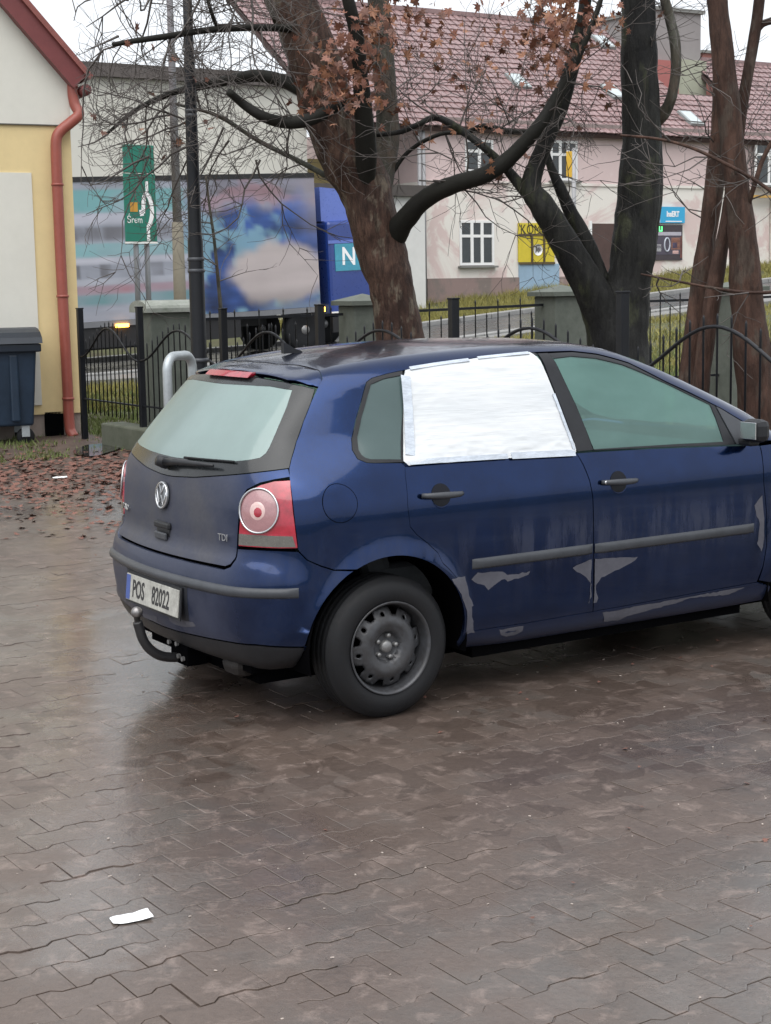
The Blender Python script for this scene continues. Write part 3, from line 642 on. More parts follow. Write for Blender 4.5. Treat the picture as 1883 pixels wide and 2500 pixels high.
# badge: ring with two stacked letter strokes
bc = np.array([-.607, .0, .877]); bz = np.array([.10, 0, .995]); bz /= np.linalg.norm(bz); bn = np.cross(ny, bz)
mb = MB(); mb.lathe([(0, -.004), (.056, -.004), (.058, 0), (.056, .004), (0, .004)], bc, bn, 36); bd = cpart('badge', mb, M('badge_field', (.16, .17, .18), .3, .2, 20, metal=.4))
mb = MB(); t = np.linspace(0, 2*math.pi, 37); mb.tube([bc+bn*.005+.053*(math.cos(a)*ny+math.sin(a)*bz) for a in t], .0055, 6, cap=False)
def stroke(pp): mb.tube([bc+bn*.005+a*ny+b_*bz for a, b_ in pp], .0042, 5)
stroke([(-.022, .046), (0, .006), (.022, .046)]); stroke([(-.045, .022), (-.022, -.043), (0, .0), (.022, -.043), (.045, .022)])
cpart('badge_emblem', mb, CHROME, bd)
put_text('TDI', .040, (-.572, -.478, .753), (.18, -.983, 0), (0, 0, 1), CHROME, tgate, name='model_lettering', world=False, extrude=.002)
put_text('POLO', .040, (-.572, .475, .775), (-.18, -.983, 0), (0, 0, 1), CHROME, tgate, name='model_lettering', world=False, extrude=.002)
mb = MB(); mb.bbox((-.612, 0, .752), (.02, .150, .030), b=.009); mb.bbox((-.606, 0, .722), (.012, .13, .034), b=.006); cpart('gate_handle', mb, PLASTIC, tgate)
mb = MB(); mb.bbox((-.622, 0, .708), (.012, .11, .030), b=.006); cpart('gate_latch', mb, PLASTIC_GREY, tgate)
# wiper
mb = MB(); wp = REAR.fwd(REAR.inv([(-.56, .01, 1.015), (-.55, -.10, 1.025), (-.53, -.25, 1.028), (-.50, -.36, 1.030)]), .028); mb.tube(wp, [.017, .015, .010, .006], 8); wi = cpart('rear_wiper', mb, PLASTIC)
mb = MB(); mb.lathe([(.0, .03), (.022, .028), (.026, 0), (.026, -.02)], wp[0], (-1, 0, .35), 14); cpart('wiper_hub', mb, PLASTIC, wi)
mb = MB(); mb.tube(REAR.fwd(REAR.inv([(-.54, -.12, 1.042), (-.52, -.28, 1.046), (-.48, -.46, 1.05)]), .010), .005, 5); cpart('wiper_blade', mb, RUBBER, wi)
# antenna fin
mb = MB(); ax0 = np.array([.03, 0, 1.444]); F2 = [(-.05, 0), (.05, 0), (.035, .010), (.0, .022), (-.035, .044), (-.05, .047)]
mb.add([ax0+np.array([x, y, z]) for y in (-.012, .012) for x, z in F2]+[ax0+np.array([-.03, 0, .045])], [(0, 1, 2, 3, 4, 5), (11, 10, 9, 8, 7, 6)]+[(i, (i+1) % 6, 6+(i+1) % 6, 6+i) for i in range(6)]); cpart('roof_antenna', mb, PLASTIC)
# tow bar
mb = MB(); tp = crspline([(-.743, 0, .355), (-.735, 0, .325), (-.72, 0, .275), (-.69, 0, .23), (-.64, 0, .195), (-.56, 0, .178), (-.44, 0, .178)], 6); mb.tube(tp, .021, 12); tb = cpart('tow_bar', mb, M('tow_bar_black', (.018, .018, .02), .45, .3, 12, .1, 60))
mb = MB(); mb.lathe([(.010, -.05), (.014, -.02)]+[(.025*math.cos(a), .025*math.sin(a)) for a in np.linspace(-.95, 1.57, 9)], (-.744, 0, .395), (0, 0, 1), 16); cpart('tow_ball', mb, M('greased_steel', (.22, .21, .21), .35, .3, 20, metal=.8), tb)
mb = MB(); mb.bbox((-.52, -.02, .205), (.10, .16, .10), b=.008); cpart('tow_bracket', mb, DARK, tb)
for (x, y, z) in ((-.575, .045, .24), (-.575, -.03, .245), (-.575, -.045, .195), (-.575, .03, .165), (-.575, -.085, .19)):
    mb = MB(); mb.lathe([(.0, .012), (.011, .012), (.011, 0)], (x, y, z), (-1, 0, 0), 6, smooth=False); cpart('bolt', mb, BOLT, tb)
# inner shell, arch liners, floor
gx_ = [(-.47, .30), (-.55, .45), (-.55, .60), (-.50, .75), (-.42, .9), (-.30, .985), (2.1, .955), (2.6, .85), (2.9, .70), (3.0, .5), (2.95, .32)]
panel('inner_shell', side3([(-.36, .72), (-.33, .98), (2.05, .945), (2.8, .75), (2.86, .60)]+arc(AF, .385, 40, 176, 12)+[(2.03, .27), (.40, .27)]+arc(AC, .385, 0, 130, 14)), CAPF, DARK, .06, off=-.022, wall=0, gap=0, rnd=0)
panel('inner_tail', REAR.inv(both_half([(-.6, 0, .93), (-.5, -.55, .95), (-.42, -.68, .95), (-.40, -.75, .72), (-.36, -.78, .6), (-.42, -.74, .4), (-.5, -.6, .28), (-.58, 0, .27)])), REAR, DARK, .05, off=-.022, wall=0, gap=0, rnd=0, is2d=True, both=False)
for cx in (0, 2.48):
    mb = MB(); t = np.linspace(RAD(-12), RAD(192), 28); n_ = len(t)
    V = [(cx+.375*math.cos(a), y, .30+.375*math.sin(a)) for y in (-.80, -.52) for a in t]; mb.add(V, [(i, i+1, n_+i+1, n_+i) for i in range(n_-1)], True)
    mb.add([(cx+.375*math.cos(a), -.52, .30+.375*math.sin(a)) for a in t], [tuple(range(n_))]); cpart('arch_liner', mb, DARK, both=True)
mb = MB(); mb.box((1.2, 0, .20), (3.3, 1.04, .10)); mb.box((1.23, 0, .225), (1.55, 1.44, .11)); mb.box((0, 0, .24), (.12, 1.2, .10)); mb.box((-.30, 0, .25), (.40, 1.1, .09)); cpart('floor_pan', mb, DARK)
mb = MB(); mb.bbox((-.40, -.40, .215), (.26, .16, .09), b=.04); cpart('silencer', mb, M('rusty_exhaust', (.018, .015, .014), .7, .4, 10, metal=.3))
# seats, dashboard, steering wheel
for y_ in (-.36, .36):
    mb = MB(); mb.bbox((1.15, y_, .50), (.50, .48, .16), b=.05); a = RAD(20); mb.bbox((.84, y_, .82), (.13, .46, .62), ((math.cos(a), 0, math.sin(a)), (0, 1, 0), (-math.sin(a), 0, math.cos(a))), b=.05); mb.bbox((.70, y_, 1.20), (.10, .26, .18), b=.045); cpart('front_seat', mb, SEAT)
mb = MB(); mb.bbox((.28, 0, .50), (.5, 1.2, .16), b=.05); mb.bbox((.02, 0, .80), (.13, 1.18, .58), ((.95, 0, .31), (0, 1, 0), (-.31, 0, .95)), b=.05)
for y_ in (-.36, 0.36): mb.bbox((-.08, y_, 1.10), (.09, .24, .14), b=.04)
cpart('rear_bench', mb, SEAT)
mb = MB(); mb.bbox((1.95, 0, .82), (.45, 1.38, .26), b=.07); cpart('dashboard', mb, SEAT)
mb = MB(); t = np.linspace(0, 2*math.pi, 25); mb.tube([(1.58+.12*math.sin(a)*.4, .36+.18*math.cos(a), .95+.17*math.sin(a)) for a in t], .014, 6, cap=False); cpart('steering_wheel', mb, RUBBER)
# wheels
def make_wheel():
    wr = bpy.data.objects.new('wheel', None); COL.objects.link(wr); wr.parent = car
    R0 = .2885; hw = .0925
    prof = [(.182, hw-.012), (.196, hw-.002), (.225, hw+.004), (.255, hw-.002), (.272, hw-.016), (.2835, hw-.030)]
    tread = []
    for y0 in np.linspace(hw-.034, -(hw-.034), 25): tread.append((R0-(.007 if int((y0+.2)/.0115) % 3 == 0 else 0), y0))
    full = prof+tread+[(r, -y) for r, y in prof[::-1]]
    mb = MB(); mb.lathe(full, (0, 0, 0), (0, -1, 0), 72)
    ty = mb.build('tyre', TYREM, wr, world=False)
    mb = MB(); mb.lathe([(.187, hw-.008), (.191, hw+.001), (.188, hw+.004), (.182, hw+.001), (.176, hw-.012), (.172, hw-.040), (.166, hw-.060), (.160, -hw)], (0, 0, 0), (0, -1, 0), 56); mb.build('rim', STEEL, wr, world=False)
    # pressed disc with scalloped edge and holes
    out = []
    for k in range(160):
        a = 2*math.pi*k/160; s_ = math.cos(8*a); r = .163-(.030*sstep(.35, .85, np.array(s_)) if True else 0); out.append((r*math.cos(a), r*math.sin(a)))
    out = np.array(out); holes = [np.array([(.137*math.cos(RAD(22.5+45*k))+.0085*math.cos(t), .137*math.sin(RAD(22.5+45*k))+.0085*math.sin(t)) for t in np.linspace(0, 2*math.pi, 14, endpoint=False)]) for k in range(8)]
    gx, gy = np.meshgrid(np.arange(-.165, .166, .009), np.arange(-.165, .166, .009)); g = np.stack([gx.ravel(), gy.ravel()], 1)
    k = inpoly(g, out) & (segdist(g, out) > .004)
    for hh in holes: k &= ~inpoly(g, hh) & (segdist(g, hh) > .004)
    pts = list(out); ed = [(i, (i+1) % 160) for i in range(160)]
    for hh in holes: n0 = len(pts); pts += list(hh); ed += [(n0+i, n0+(i+1) % 14) for i in range(14)]
    pts += [(.060*math.cos(t), .060*math.sin(t)) for t in np.linspace(0, 2*math.pi, 40, endpoint=False)]+[(.067*math.cos(t), .067*math.sin(t)) for t in np.linspace(0, 2*math.pi, 40, endpoint=False)]
    pts += list(g[k])
    v, e, f, *_ = delaunay_2d_cdt([Vector(p) for p in pts], ed, [], 0, 1e-6); v = np.array([tuple(p) for p in v]); F = np.array([t for t in f if len(t) == 3]); cen = v[F].mean(1)
    kk = inpoly(cen, out)
    for hh in holes: kk &= ~inpoly(cen, hh)
    r = np.hypot(v[:, 0], v[:, 1]); dep = np.interp(r, [0, .058, .066, .080, .100, .120, .140, .165], [.040, .040, .066, .072, .078, .072, .058, .044])
    mb = MB(); mb.add(np.stack([v[:, 0], -dep, v[:, 1]], 1), [tuple(int(i) for i in t) for t in F[kk]], True)
    ds = mb.build('wheel_disc', STEEL, wr, world=False); sm = ds.modifiers.new('thickness', 'SOLIDIFY'); sm.thickness = .004; sm.offset = 0
    mb = MB(); mb.lathe([(.155, .0), (0, .0)], (0, 0, 0), (0, -1, 0), 32); mb.lathe([(.155, .0), (.155, -.05)], (0, 0, 0), (0, -1, 0), 32); mb.build('brake_drum', DARK, wr, world=False)
    for k in range(5):
        a = RAD(90+72*k); mb = MB(); mb.lathe([(.0, .062), (.0085, .061), (.0095, .055), (.0095, .038), (.014, .036)], (.046*math.cos(a), 0, .046*math.sin(a)), (0, -1, 0), 10); mb.build('wheel_bolt', BOLT, wr, world=False)
    mb = MB(); mb.lathe([(0, .066), (.018, .065), (.025, .058), (.027, .038)], (0, 0, 0), (0, -1, 0), 20); mb.build('hub_cap', BOLT, wr, world=False)
    return wr
wh = make_wheel(); wh.location = (0, -.7125, .2885); wh.rotation_euler = (0, RAD(14), 0)
for (x, s_) in ((2.48, -1), (0, 1), (2.48, 1)):
    c = copy_tree(wh, car); c.location = (x, s_*.7125, .2885); c.rotation_euler = (0, RAD(40*x+9), 0 if s_ < 0 else math.pi)

# ------------------------------------------------------------------ the setting: ground, pavement, street
YA = RAD(32.3); E1 = np.array([math.cos(YA), math.sin(YA), 0]); E2 = np.array([-math.sin(YA), math.cos(YA), 0]); UP = np.array([0, 0, 1.])
def ST(s, t, z=0): return E1*s+E2*t+UP*z
GS = np.array([(-60, -.5), (0, -.1), (12, .03), (18, .25), (26, .9), (35, 1.6), (50, 2.6), (90, 4.5)])
def gz(s, t):
    g = np.interp(s, GS[:, 0], GS[:, 1])
    k = sstep(18.0, 30, np.array(t, float)); bank = .32*sstep(35.5, 38.2, np.array(t, float))
    nb = .26*np.exp(-((np.array(t, float)-26.3)/1.7)**2)*sstep(15.3, 18.0, np.array(s, float))
    return float(g*k+bank+nb)
def wave(s, t): return .0
GRASSM = M('turf_soil', (.060, .075, .025), .85, .5, 1.2, .3, 30, c2=(.055, .040, .026))
CONC = M('concrete', (.20, .20, .19), .75, .25, 3, .2, 40)
MOSSC = M('mossy_concrete', (.085, .090, .070), .8, .35, 3.5, .25, 40, c2=(.045, .055, .035))
PILLC = M('green_grey_render', (.105, .115, .100), .8, .3, 2.5, .25, 40, c2=(.060, .072, .058))
CAPC = M('weathered_cap_concrete', (.26, .27, .25), .75, .25, 4, .25, 30, c2=(.13, .15, .12))
IRON = M('black_iron', (.007, .008, .011), .40, .3, 12, .08, 60, spec=.3)
def sheet(name, s0, s1, t0, t1, ds, dt, mat, dz=0, zf=None, kind='structure', thick=0):
    S = np.linspace(s0, s1, max(2, int((s1-s0)/ds)+1)); T = np.linspace(t0, t1, max(2, int((t1-t0)/dt)+1)); n = len(T)
    mb = MB(); mb.add([ST(s, t, (zf or gz)(s, t)+dz) for s in S for t in T], [(i*n+j, i*n+j+1, (i+1)*n+j+1, (i+1)*n+j) for i in range(len(S)-1) for j in range(n-1)], True)
    if thick: mb.add([ST(s, t0, (zf or gz)(s, t0)+dz-k) for k in (0, thick) for s in S], [(i, i+1, len(S)+i+1, len(S)+i) for i in range(len(S)-1)])
    o = mb.build(name, mat); o['kind'] = kind; return o
# terrain reaching the horizon
_s = np.concatenate([[-400, -120], np.arange(-40, 61, 2.0), [120, 400]]); _t = np.concatenate([[-400, -60, -15], np.arange(0, 45, 1.0), [60, 120, 400]]); n_ = len(_t)
mb = MB(); mb.add([ST(s, t, gz(s, t)-.05) for s in _s for t in _t], [(i*n_+j, i*n_+j+1, (i+1)*n_+j+1, (i+1)*n_+j) for i in range(len(_s)-1) for j in range(n_-1)], True)
mb.build('terrain', GRASSM)['kind'] = 'structure'
def asphalt():
    m, nt, b, o = newmat('wet_asphalt'); n = noise_tex(nt, 2, 6, .6); f = noise_tex(nt, 60, 4, .6)
    nt.links.new(ramp(nt, f, [(.3, (.035, .036, .038)), (.7, (.065, .066, .068))]), b.inputs['Base Color'])
    nt.links.new(ramp(nt, n, [(.35, (.14,)*3), (.65, (.45,)*3)]), b.inputs['Roughness']); bump(nt, b, f, .2, .01); return m
ASPH = asphalt()
sheet('road', -30, 60, 29.3, 34.2, 2, 1.2, ASPH, .0)
PAVE = M('grey_slabs', (.19, .19, .185), .5, .2, 1.5, .15, 20)
sheet('pavement', -30, 60, 27.8, 29.0, 2, 1.2, PAVE, .06, thick=.12)
KERB = M('kerb_stone', (.24, .24, .235), .6, .2, 3, .2, 30)
for kt in (29.0, 34.2):
    for i in range(30):
        s0 = 8+i*1.0; mb = MB(); c = ST(s0+.5, kt+.15, gz(s0+.5, kt)+.03); d = ST(s0+1, kt, gz(s0+1, kt))-ST(s0, kt, gz(s0, kt)); d = d/np.linalg.norm(d); mb.bbox(c, (.985, .28, .16), (d, E2, np.cross(d, E2)), b=.02)
        k = mb.build('kerb_stone', KERB, None); k.parent = bpy.data.objects['road']

# yard paving: double-T interlocking blocks in running bond
def wet_block(name, src):
    m, nt, b, o = newmat(name)
    tc = nt.nodes.new('ShaderNodeNewGeometry'); P = tc.outputs['Position']
    big = noise_tex(nt, .55, 5, .6, P, dist=.4); mid = noise_tex(nt, 3.2, 6, .65, P); fine = noise_tex(nt, 45, 5, .65, P); grit = noise_tex(nt, 190, 3, .6, P)
    if src == 'object': oi = nt.nodes.new('ShaderNodeObjectInfo'); rnd = oi.outputs['Random']
    elif src == 'attr': at_ = nt.nodes.new('ShaderNodeAttribute'); at_.attribute_name = 'tone'; rnd = at_.outputs['Fac']
    else: rnd = mid
    blk = mixrgb(nt, rnd, (.072, .067, .062), (.098, .090, .083))
    blk = mixrgb(nt, ramp(nt, fine, [(.35, (0, 0, 0)), (.7, (1, 1, 1))]), blk, mixrgb(nt, rnd, (.076, .067, .060), (.122, .106, .096)))
    mud = mixrgb(nt, fine, (.062, .043, .034), (.122, .089, .073))
    sep = nt.nodes.new('ShaderNodeSeparateXYZ'); nt.links.new(P, sep.inputs[0])
    mask = mth(nt, 'ADD', mth(nt, 'MULTIPLY', big, .6), mth(nt, 'MULTIPLY', mid, .4))
    mk = ramp(nt, mask, [(.38, (.15,)*3), (.52, (.85,)*3)])
    if src == 'bed': mud = mixrgb(nt, fine, (.045, .033, .027), (.095, .070, .058))
    if src == 'bed': mk = ramp(nt, mask, [(.2, (.6,)*3), (.5, (1,)*3)])
    if src == 'bed': blk = mixrgb(nt, fine, (.052, .045, .040), (.092, .080, .071))
    cc = mixrgb(nt, mk, blk, mud); fl = noise_tex(nt, 9, 7, .72, P, dist=.5)
    cc = mixrgb(nt, ramp(nt, fl, [(.53, (0, 0, 0)), (.68, (.8,)*3)]), cc, (.195, .150, .130)); cc = mixrgb(nt, ramp(nt, noise_tex(nt, 5, 6, .7, P, dist=.6), [(.28, (.65,)*3), (.42, (0, 0, 0))]), cc, (.036, .028, .024))
    nt.links.new(cc, b.inputs['Base Color'])
    wetn = mth(nt, 'ADD', mth(nt, 'MULTIPLY', big, .5), mth(nt, 'MULTIPLY', noise_tex(nt, 1.7, 5, .6, P, dist=.3), .5))
    # a run of standing wet along the low line left of the car
    A_, B_ = at(285, 1350, 8.3), at(330, 1950, 4.4); d_ = (B_-A_)[:2]; L2 = float(d_@d_)
    vs = nt.nodes.new('ShaderNodeVectorMath'); vs.operation = 'SUBTRACT'; nt.links.new(P, vs.inputs[0]); vs.inputs[1].default_value = (A_[0], A_[1], 0)
    dt_ = nt.nodes.new('ShaderNodeVectorMath'); dt_.operation = 'DOT_PRODUCT'; nt.links.new(vs.outputs[0], dt_.inputs[0]); dt_.inputs[1].default_value = (d_[0]/L2, d_[1]/L2, 0)
    tt = mth(nt, 'ADD', dt_.outputs['Value'], 0, clamp=True); sc_ = nt.nodes.new('ShaderNodeVectorMath'); sc_.operation = 'SCALE'; sc_.inputs[0].default_value = (d_[0], d_[1], 0); nt.links.new(tt, sc_.inputs['Scale'])
    df = nt.nodes.new('ShaderNodeVectorMath'); df.operation = 'DISTANCE'; nt.links.new(vs.outputs[0], df.inputs[0]); nt.links.new(sc_.outputs[0], df.inputs[1])
    dw = mth(nt, 'ADD', df.outputs['Value'], mth(nt, 'MULTIPLY', mth(nt, 'SUBTRACT', mid, .5), 1.1)); run = ramp(nt, dw, [(.10, (1,)*3), (.42, (0,)*3)])
    wetn = mth(nt, 'SUBTRACT', wetn, mth(nt, 'MULTIPLY', run, .34))
    nt.links.new(ramp(nt, wetn, [(.24, (.09,)*3), (.36, (.20,)*3), (.50, (.36,)*3), (.66, (.55,)*3)]), b.inputs['Roughness'])
    b.inputs['Specular IOR Level'].default_value = .55
    nt.links.new(ramp(nt, wetn, [(.36, (.75,)*3), (.56, (.15,)*3)]), b.inputs['Coat Weight']); b.inputs['Coat Roughness'].default_value = .16; b.inputs['Coat IOR'].default_value = 1.33
    bump(nt, b, mth(nt, 'ADD', mth(nt, 'MULTIPLY', fine, .8), mth(nt, 'ADD', mth(nt, 'MULTIPLY', grit, .25), mth(nt, 'MULTIPLY', mid, 1.2))), .45, .006)
    return m
BLK_O = wet_block('wet_concrete_block', 'object'); BLK_A = wet_block('wet_concrete_blocks', 'attr'); BED = wet_block('muddy_joint_sand', 'bed')
PA = RAD(34.0); p1 = np.array([math.cos(PA), math.sin(PA), 0]); p2 = np.array([-math.sin(PA), math.cos(PA), 0])
def yard_limit(x, y):                       # paved as far as this
    return y < 15.2+.9*math.sin(x*1.1)+.5*math.sin(x*2.7+1)
def outline_block():
    a, b, w_ = .0995, .0815, .0615; q = [(a, -b), (a, b), (.06125, b), (.03825, w_), (-.03825, w_), (-.06125, b), (-a, b), (-a, -b), (-.06125, -b), (-.03825, -w_), (.03825, -w_), (.06125, -b)]
    return np.array(q)
OB = outline_block(); OB0 = shrink(OB, .0012); OB1 = shrink(OB, .0034)
def block_geo():
    n = 12; V = [(x, y, -.004) for x, y in OB1]+[(x, y, -.0075) for x, y in OB0]+[(x, y, -.030) for x, y in OB0]
    V = [(x, y, 0) for x, y in OB1]+[(x, y, -.0009) for x, y in OB0]+[(x, y, -.022) for x, y in OB0]
    F = [tuple(range(n))]+[(i, n+i, n+(i+1) % n, (i+1) % n) for i in range(n)]+[(n+i, 2*n+i, 2*n+(i+1) % n, n+(i+1) % n) for i in range(n)]
    return V, F
# bed sheet with gentle unevenness
gxs = np.arange(-9, 12.01, .12); gys = np.arange(-3, 20.01, .12); n_ = len(gys)
def yz(x, y): return .006*noise.noise(Vector((x*.8, y*.8, 0)))+.004*noise.noise(Vector((x*2.1, y*2.1, 3)))
V = [(x, y, yz(x, y)-.0036+.0032*float(sstep(3.9, 5.6, np.array(y+.25*x+.8*noise.noise(Vector((x*.9, y*.9, 4))))))+.0022*noise.noise(Vector((x*1.3, y*1.3, 9)))+.0012*noise.noise(Vector((x*6, y*6, 2)))) for x in gxs for y in gys]
mb = MB(); mb.add(V, [(i*n_+j, (i+1)*n_+j, (i+1)*n_+j+1, i*n_+j+1) for i in range(len(gxs)-1) for j in range(n_-1)], True)
yard = mb.build('yard_pavement', BED); yard['kind'] = 'structure'
bv, bf = block_geo(); blocks = []
rr = random.Random(5)
for j in range(-30, 190):
    for i in range(-60, 90):
        c = p1*((i+.5*(j % 2))*.199)+p2*(j*.143); x, y = c[0], c[1]
        if y < 1.2 or y > 18 or x < -.30*y-1.6 or x > .30*y+1.9 or not yard_limit(x, y): continue
        blocks.append((x, y, yz(x, y)+rr.gauss(0, .0008), rr.gauss(0, .0045), rr.gauss(0, .0045), rr.gauss(0, .008), rr.random()))
def seen(b):
    d = np.array([b[0], b[1], 0])-np.array([0, 0, CAM_H]); z = d@CF; u = 941.5+FPX*(d@CR)/z; v = 1250-FPX*(d@CU)/z
    infr = -60 < u < 1943 and v < 2590
    return (0 if infr else 1, np.linalg.norm(d))
blocks.sort(key=seen)
me = bpy.data.meshes.new('paver'); me.from_pydata(bv, [], bf); me.materials.append(BLK_O)
def bmat(b): return Matrix.Translation((b[0], b[1], b[2])) @ Matrix.Rotation(PA+b[5], 4, 'Z') @ Matrix.Rotation(b[3], 4, 'X') @ Matrix.Rotation(b[4], 4, 'Y')
for b in blocks[:300]:
    o = bpy.data.objects.new('paver', me); COL.objects.link(o); o.parent = yard; o.matrix_basis = bmat(b)
V = []; F = []; T = []; bva = np.array([(*p, 1) for p in bv])
for b in blocks[300:]:
    n0 = len(V); V += (bva @ np.array(bmat(b)).T)[:, :3].tolist(); F += [tuple(n0+i for i in f) for f in bf]; T += [b[6]]*len(bv)
me2 = bpy.data.meshes.new('pavers'); me2.from_pydata(V, [], F); a_ = me2.attributes.new('tone', 'FLOAT', 'POINT'); a_.data.foreach_set('value', T)
o = link('pavers', me2, BLK_A, yard); o['kind'] = 'stuff'
# earth verge beyond the blocks
DIRT = M('wet_earth', (.085, .060, .050), .6, .4, 2.0, .5, 25, c2=(.050, .037, .031), spec=.3)
S = np.arange(-9, 8.01, .15); T_ = np.arange(12.5, 22.01, .15); n_ = len(T_)
def dz(x, y):
    lim = 15.2+.9*math.sin(x*1.1)+.5*math.sin(x*2.7+1); e = float(sstep(lim-.9, lim+.5, np.array(y)))
    return yz(x, y)-.03+.048*e+.012*noise.noise(Vector((x*2.5, y*2.5, 7)))*(.4+e)+.02*e*noise.noise(Vector((x*.7, y*.7, 2)))
mb = MB(); mb.add([(x, y, dz(x, y)) for x in S for y in T_], [(i*n_+j, (i+1)*n_+j, (i+1)*n_+j+1, i*n_+j+1) for i in range(len(S)-1) for j in range(n_-1)], True)
mb.build('earth_verge', DIRT)['kind'] = 'structure'
# puddles
WATER = M('puddle_water', (.03, .028, .026), .05, .1, 3, rvar=.02, spec=.7)
def puddle(cx, cy, rx, ry, z, seed):
    pts = []
    for k in range(36):
        a = 2*math.pi*k/36; f = 1+.28*noise.noise(Vector((math.cos(a)*1.3, math.sin(a)*1.3, seed))); pts.append((cx+rx*f*math.cos(a), cy+ry*f*math.sin(a), z))
    mb = MB(); mb.add(pts, [tuple(range(36))]); o = mb.build('puddle', WATER); o['kind'] = 'structure'
p_ = at(212, 972, 17.3); puddle(p_[0], p_[1], .24, .70, .034, 3)

# fallen leaves and litter
LEAFB = M('fallen_leaf', (.165, .078, .060), .6, .5, 6, c2=(.075, .038, .030), spec=.25); 
V = []; F = []
def leaf_shape(k=0):
    # five-lobed leaf outline, about one unit long
    o = []
    for a, r in ((-90, .10), (-60, .30), (-30, .55), (-8, .32), (10, .80), (30, .42), (52, .66), (70, .48), (90, 1.0), (110, .48), (128, .66), (150, .42), (170, .80), (188, .32), (210, .55), (240, .30)):
        o.append((r*math.cos(RAD(a))*.62, r*math.sin(RAD(a))*.62))
    return o
LS = leaf_shape()
def add_leaf(V, F, c, size, nrm, rot, curl):
    n = np.array(nrm, float); n /= np.linalg.norm(n); a = np.cross(n, [.3, .5, .8]); a /= np.linalg.norm(a); b = np.cross(n, a); n0 = len(V); V.append(tuple(c))
    for x, y in LS:
        xx = x*math.cos(rot)-y*math.sin(rot); yy = x*math.sin(rot)+y*math.cos(rot); V.append(tuple(c+size*(a*xx+b*yy+n*curl*(x*x+y*y*.6)*1.6)))
    F += [(n0, n0+1+i, n0+1+(i+1) % len(LS)) for i in range(len(LS))]
r_ = random.Random(3)
def scatter(n, fx, fy, size, zc):
    for _ in range(n):
        x, y = fx(), fy(); z = max(yz(x, y), dz(x, y) if y > 12.5 else -1)+zc+r_.random()*.008
        add_leaf(V, F, np.array([x, y, z]), r_.uniform(*size), (r_.gauss(0, .22), r_.gauss(0, .22), 1), r_.uniform(0, 6.28), r_.uniform(-.1, .35))
scatter(2200, lambda: r_.uniform(-4.6, -1.7), lambda: r_.gauss(15.0, 1.1), (.05, .11), .004)
scatter(350, lambda: r_.uniform(-4.2, -1.2), lambda: r_.uniform(11.0, 14.5), (.04, .09), .002)
scatter(120, lambda: r_.uniform(-2.5, 2.5), lambda: r_.uniform(4, 11), (.015, .035), .002)
scatter(900, lambda: r_.uniform(-3, 6), lambda: r_.uniform(13.5, 24), (.06, .12), .02)
me = bpy.data.meshes.new('fallen_leaves'); me.from_pydata(V, [], F); o = link('fallen_leaves', me, LEAFB); tag(o, 'wet brown fallen leaves lying along the earth verge', 'leaves', kind='stuff')
# pale crumbs and grit on the blocks
mb = MB(); GRIT = M('pale_grit', (.42, .36, .32), .6, .4, 9)
for _ in range(190):
    y = r_.uniform(3.4, 11) ; x = r_.uniform(-.28*y, .28*y); s_ = r_.choice([.002, .003, .003, .004, .005]); mb.box((x, y, yz(x, y)+s_*.5), (s_*r_.uniform(1, 2.2), s_*r_.uniform(.7, 1.2), s_*.4), Matrix.Rotation(r_.uniform(0, 3), 3, 'Z'))
o = mb.build('grit', GRIT); tag(o, 'pale crumbs of grit scattered over the wet paving blocks', 'grit', kind='stuff')
# litter: crumpled paper
PAPER = M('white_paper', (.86, .87, .88), .6, .06, 8, .2, 40)
def paper(name, c, lx, ly, rot, label, seed):
    mb = MB(); nx, ny_ = 14, 7; V = []
    for i in range(nx):
        for j in range(ny_):
            u = i/(nx-1)*2-1; v = j/(ny_-1)*2-1; taper = 1-.25*max(0, -u-.5)*1.6
            z = .004+.006*abs(noise.noise(Vector((u*1.6, v*1.6, seed))))+.004*max(0, u)**2
            x_, y_ = lx/2*u*(1+.04*noise.noise(Vector((v*2, 1, seed)))), ly/2*v*taper*(1+.08*noise.noise(Vector((u*2, 5, seed))))*(1-.45*max(0, -u-.55)**1.5)
            V.append((c[0]+x_*math.cos(rot)-y_*math.sin(rot), c[1]+x_*math.sin(rot)+y_*math.cos(rot), c[2]+z))
    mb.add(V, [(i*ny_+j, (i+1)*ny_+j, (i+1)*ny_+j+1, i*ny_+j+1) for i in range(nx-1) for j in range(ny_-1)], True)
    o = mb.build(name, PAPER); o.modifiers.new('thickness', 'SOLIDIFY').thickness = .0012; return tag(o, label, 'litter')
p_ = at(284, 1990, 4.28); paper('paper_scrap', (p_[0], p_[1], 0), .112, .062, RAD(24), 'strip of crumpled white paper lying on the bare paving blocks', 1)
p_ = at(130, 1037, 14.75); paper('paper_scrap', (p_[0], p_[1], .02), .13, .10, .3, 'small white paper scrap lying among the brown leaves', 4)

# ------------------------------------------------------------------ fences, pillars, lamp, hoop, bin
CH = np.array([math.cos(CARYAW), math.sin(CARYAW), 0]); CL = np.array([-math.sin(CARYAW), math.cos(CARYAW), 0]); C0 = np.array(CARPOS)
def cw(x, y, z=0): return C0+CH*x+CL*y+UP*z
FX = 3.60; FY = [11.37, 9.71, 7.76, 5.92, 3.91, 1.98, .23, -1.65]; FT = [1.51, 1.53, 1.52, 1.56, 1.61, 1.65, 1.68, 1.70]
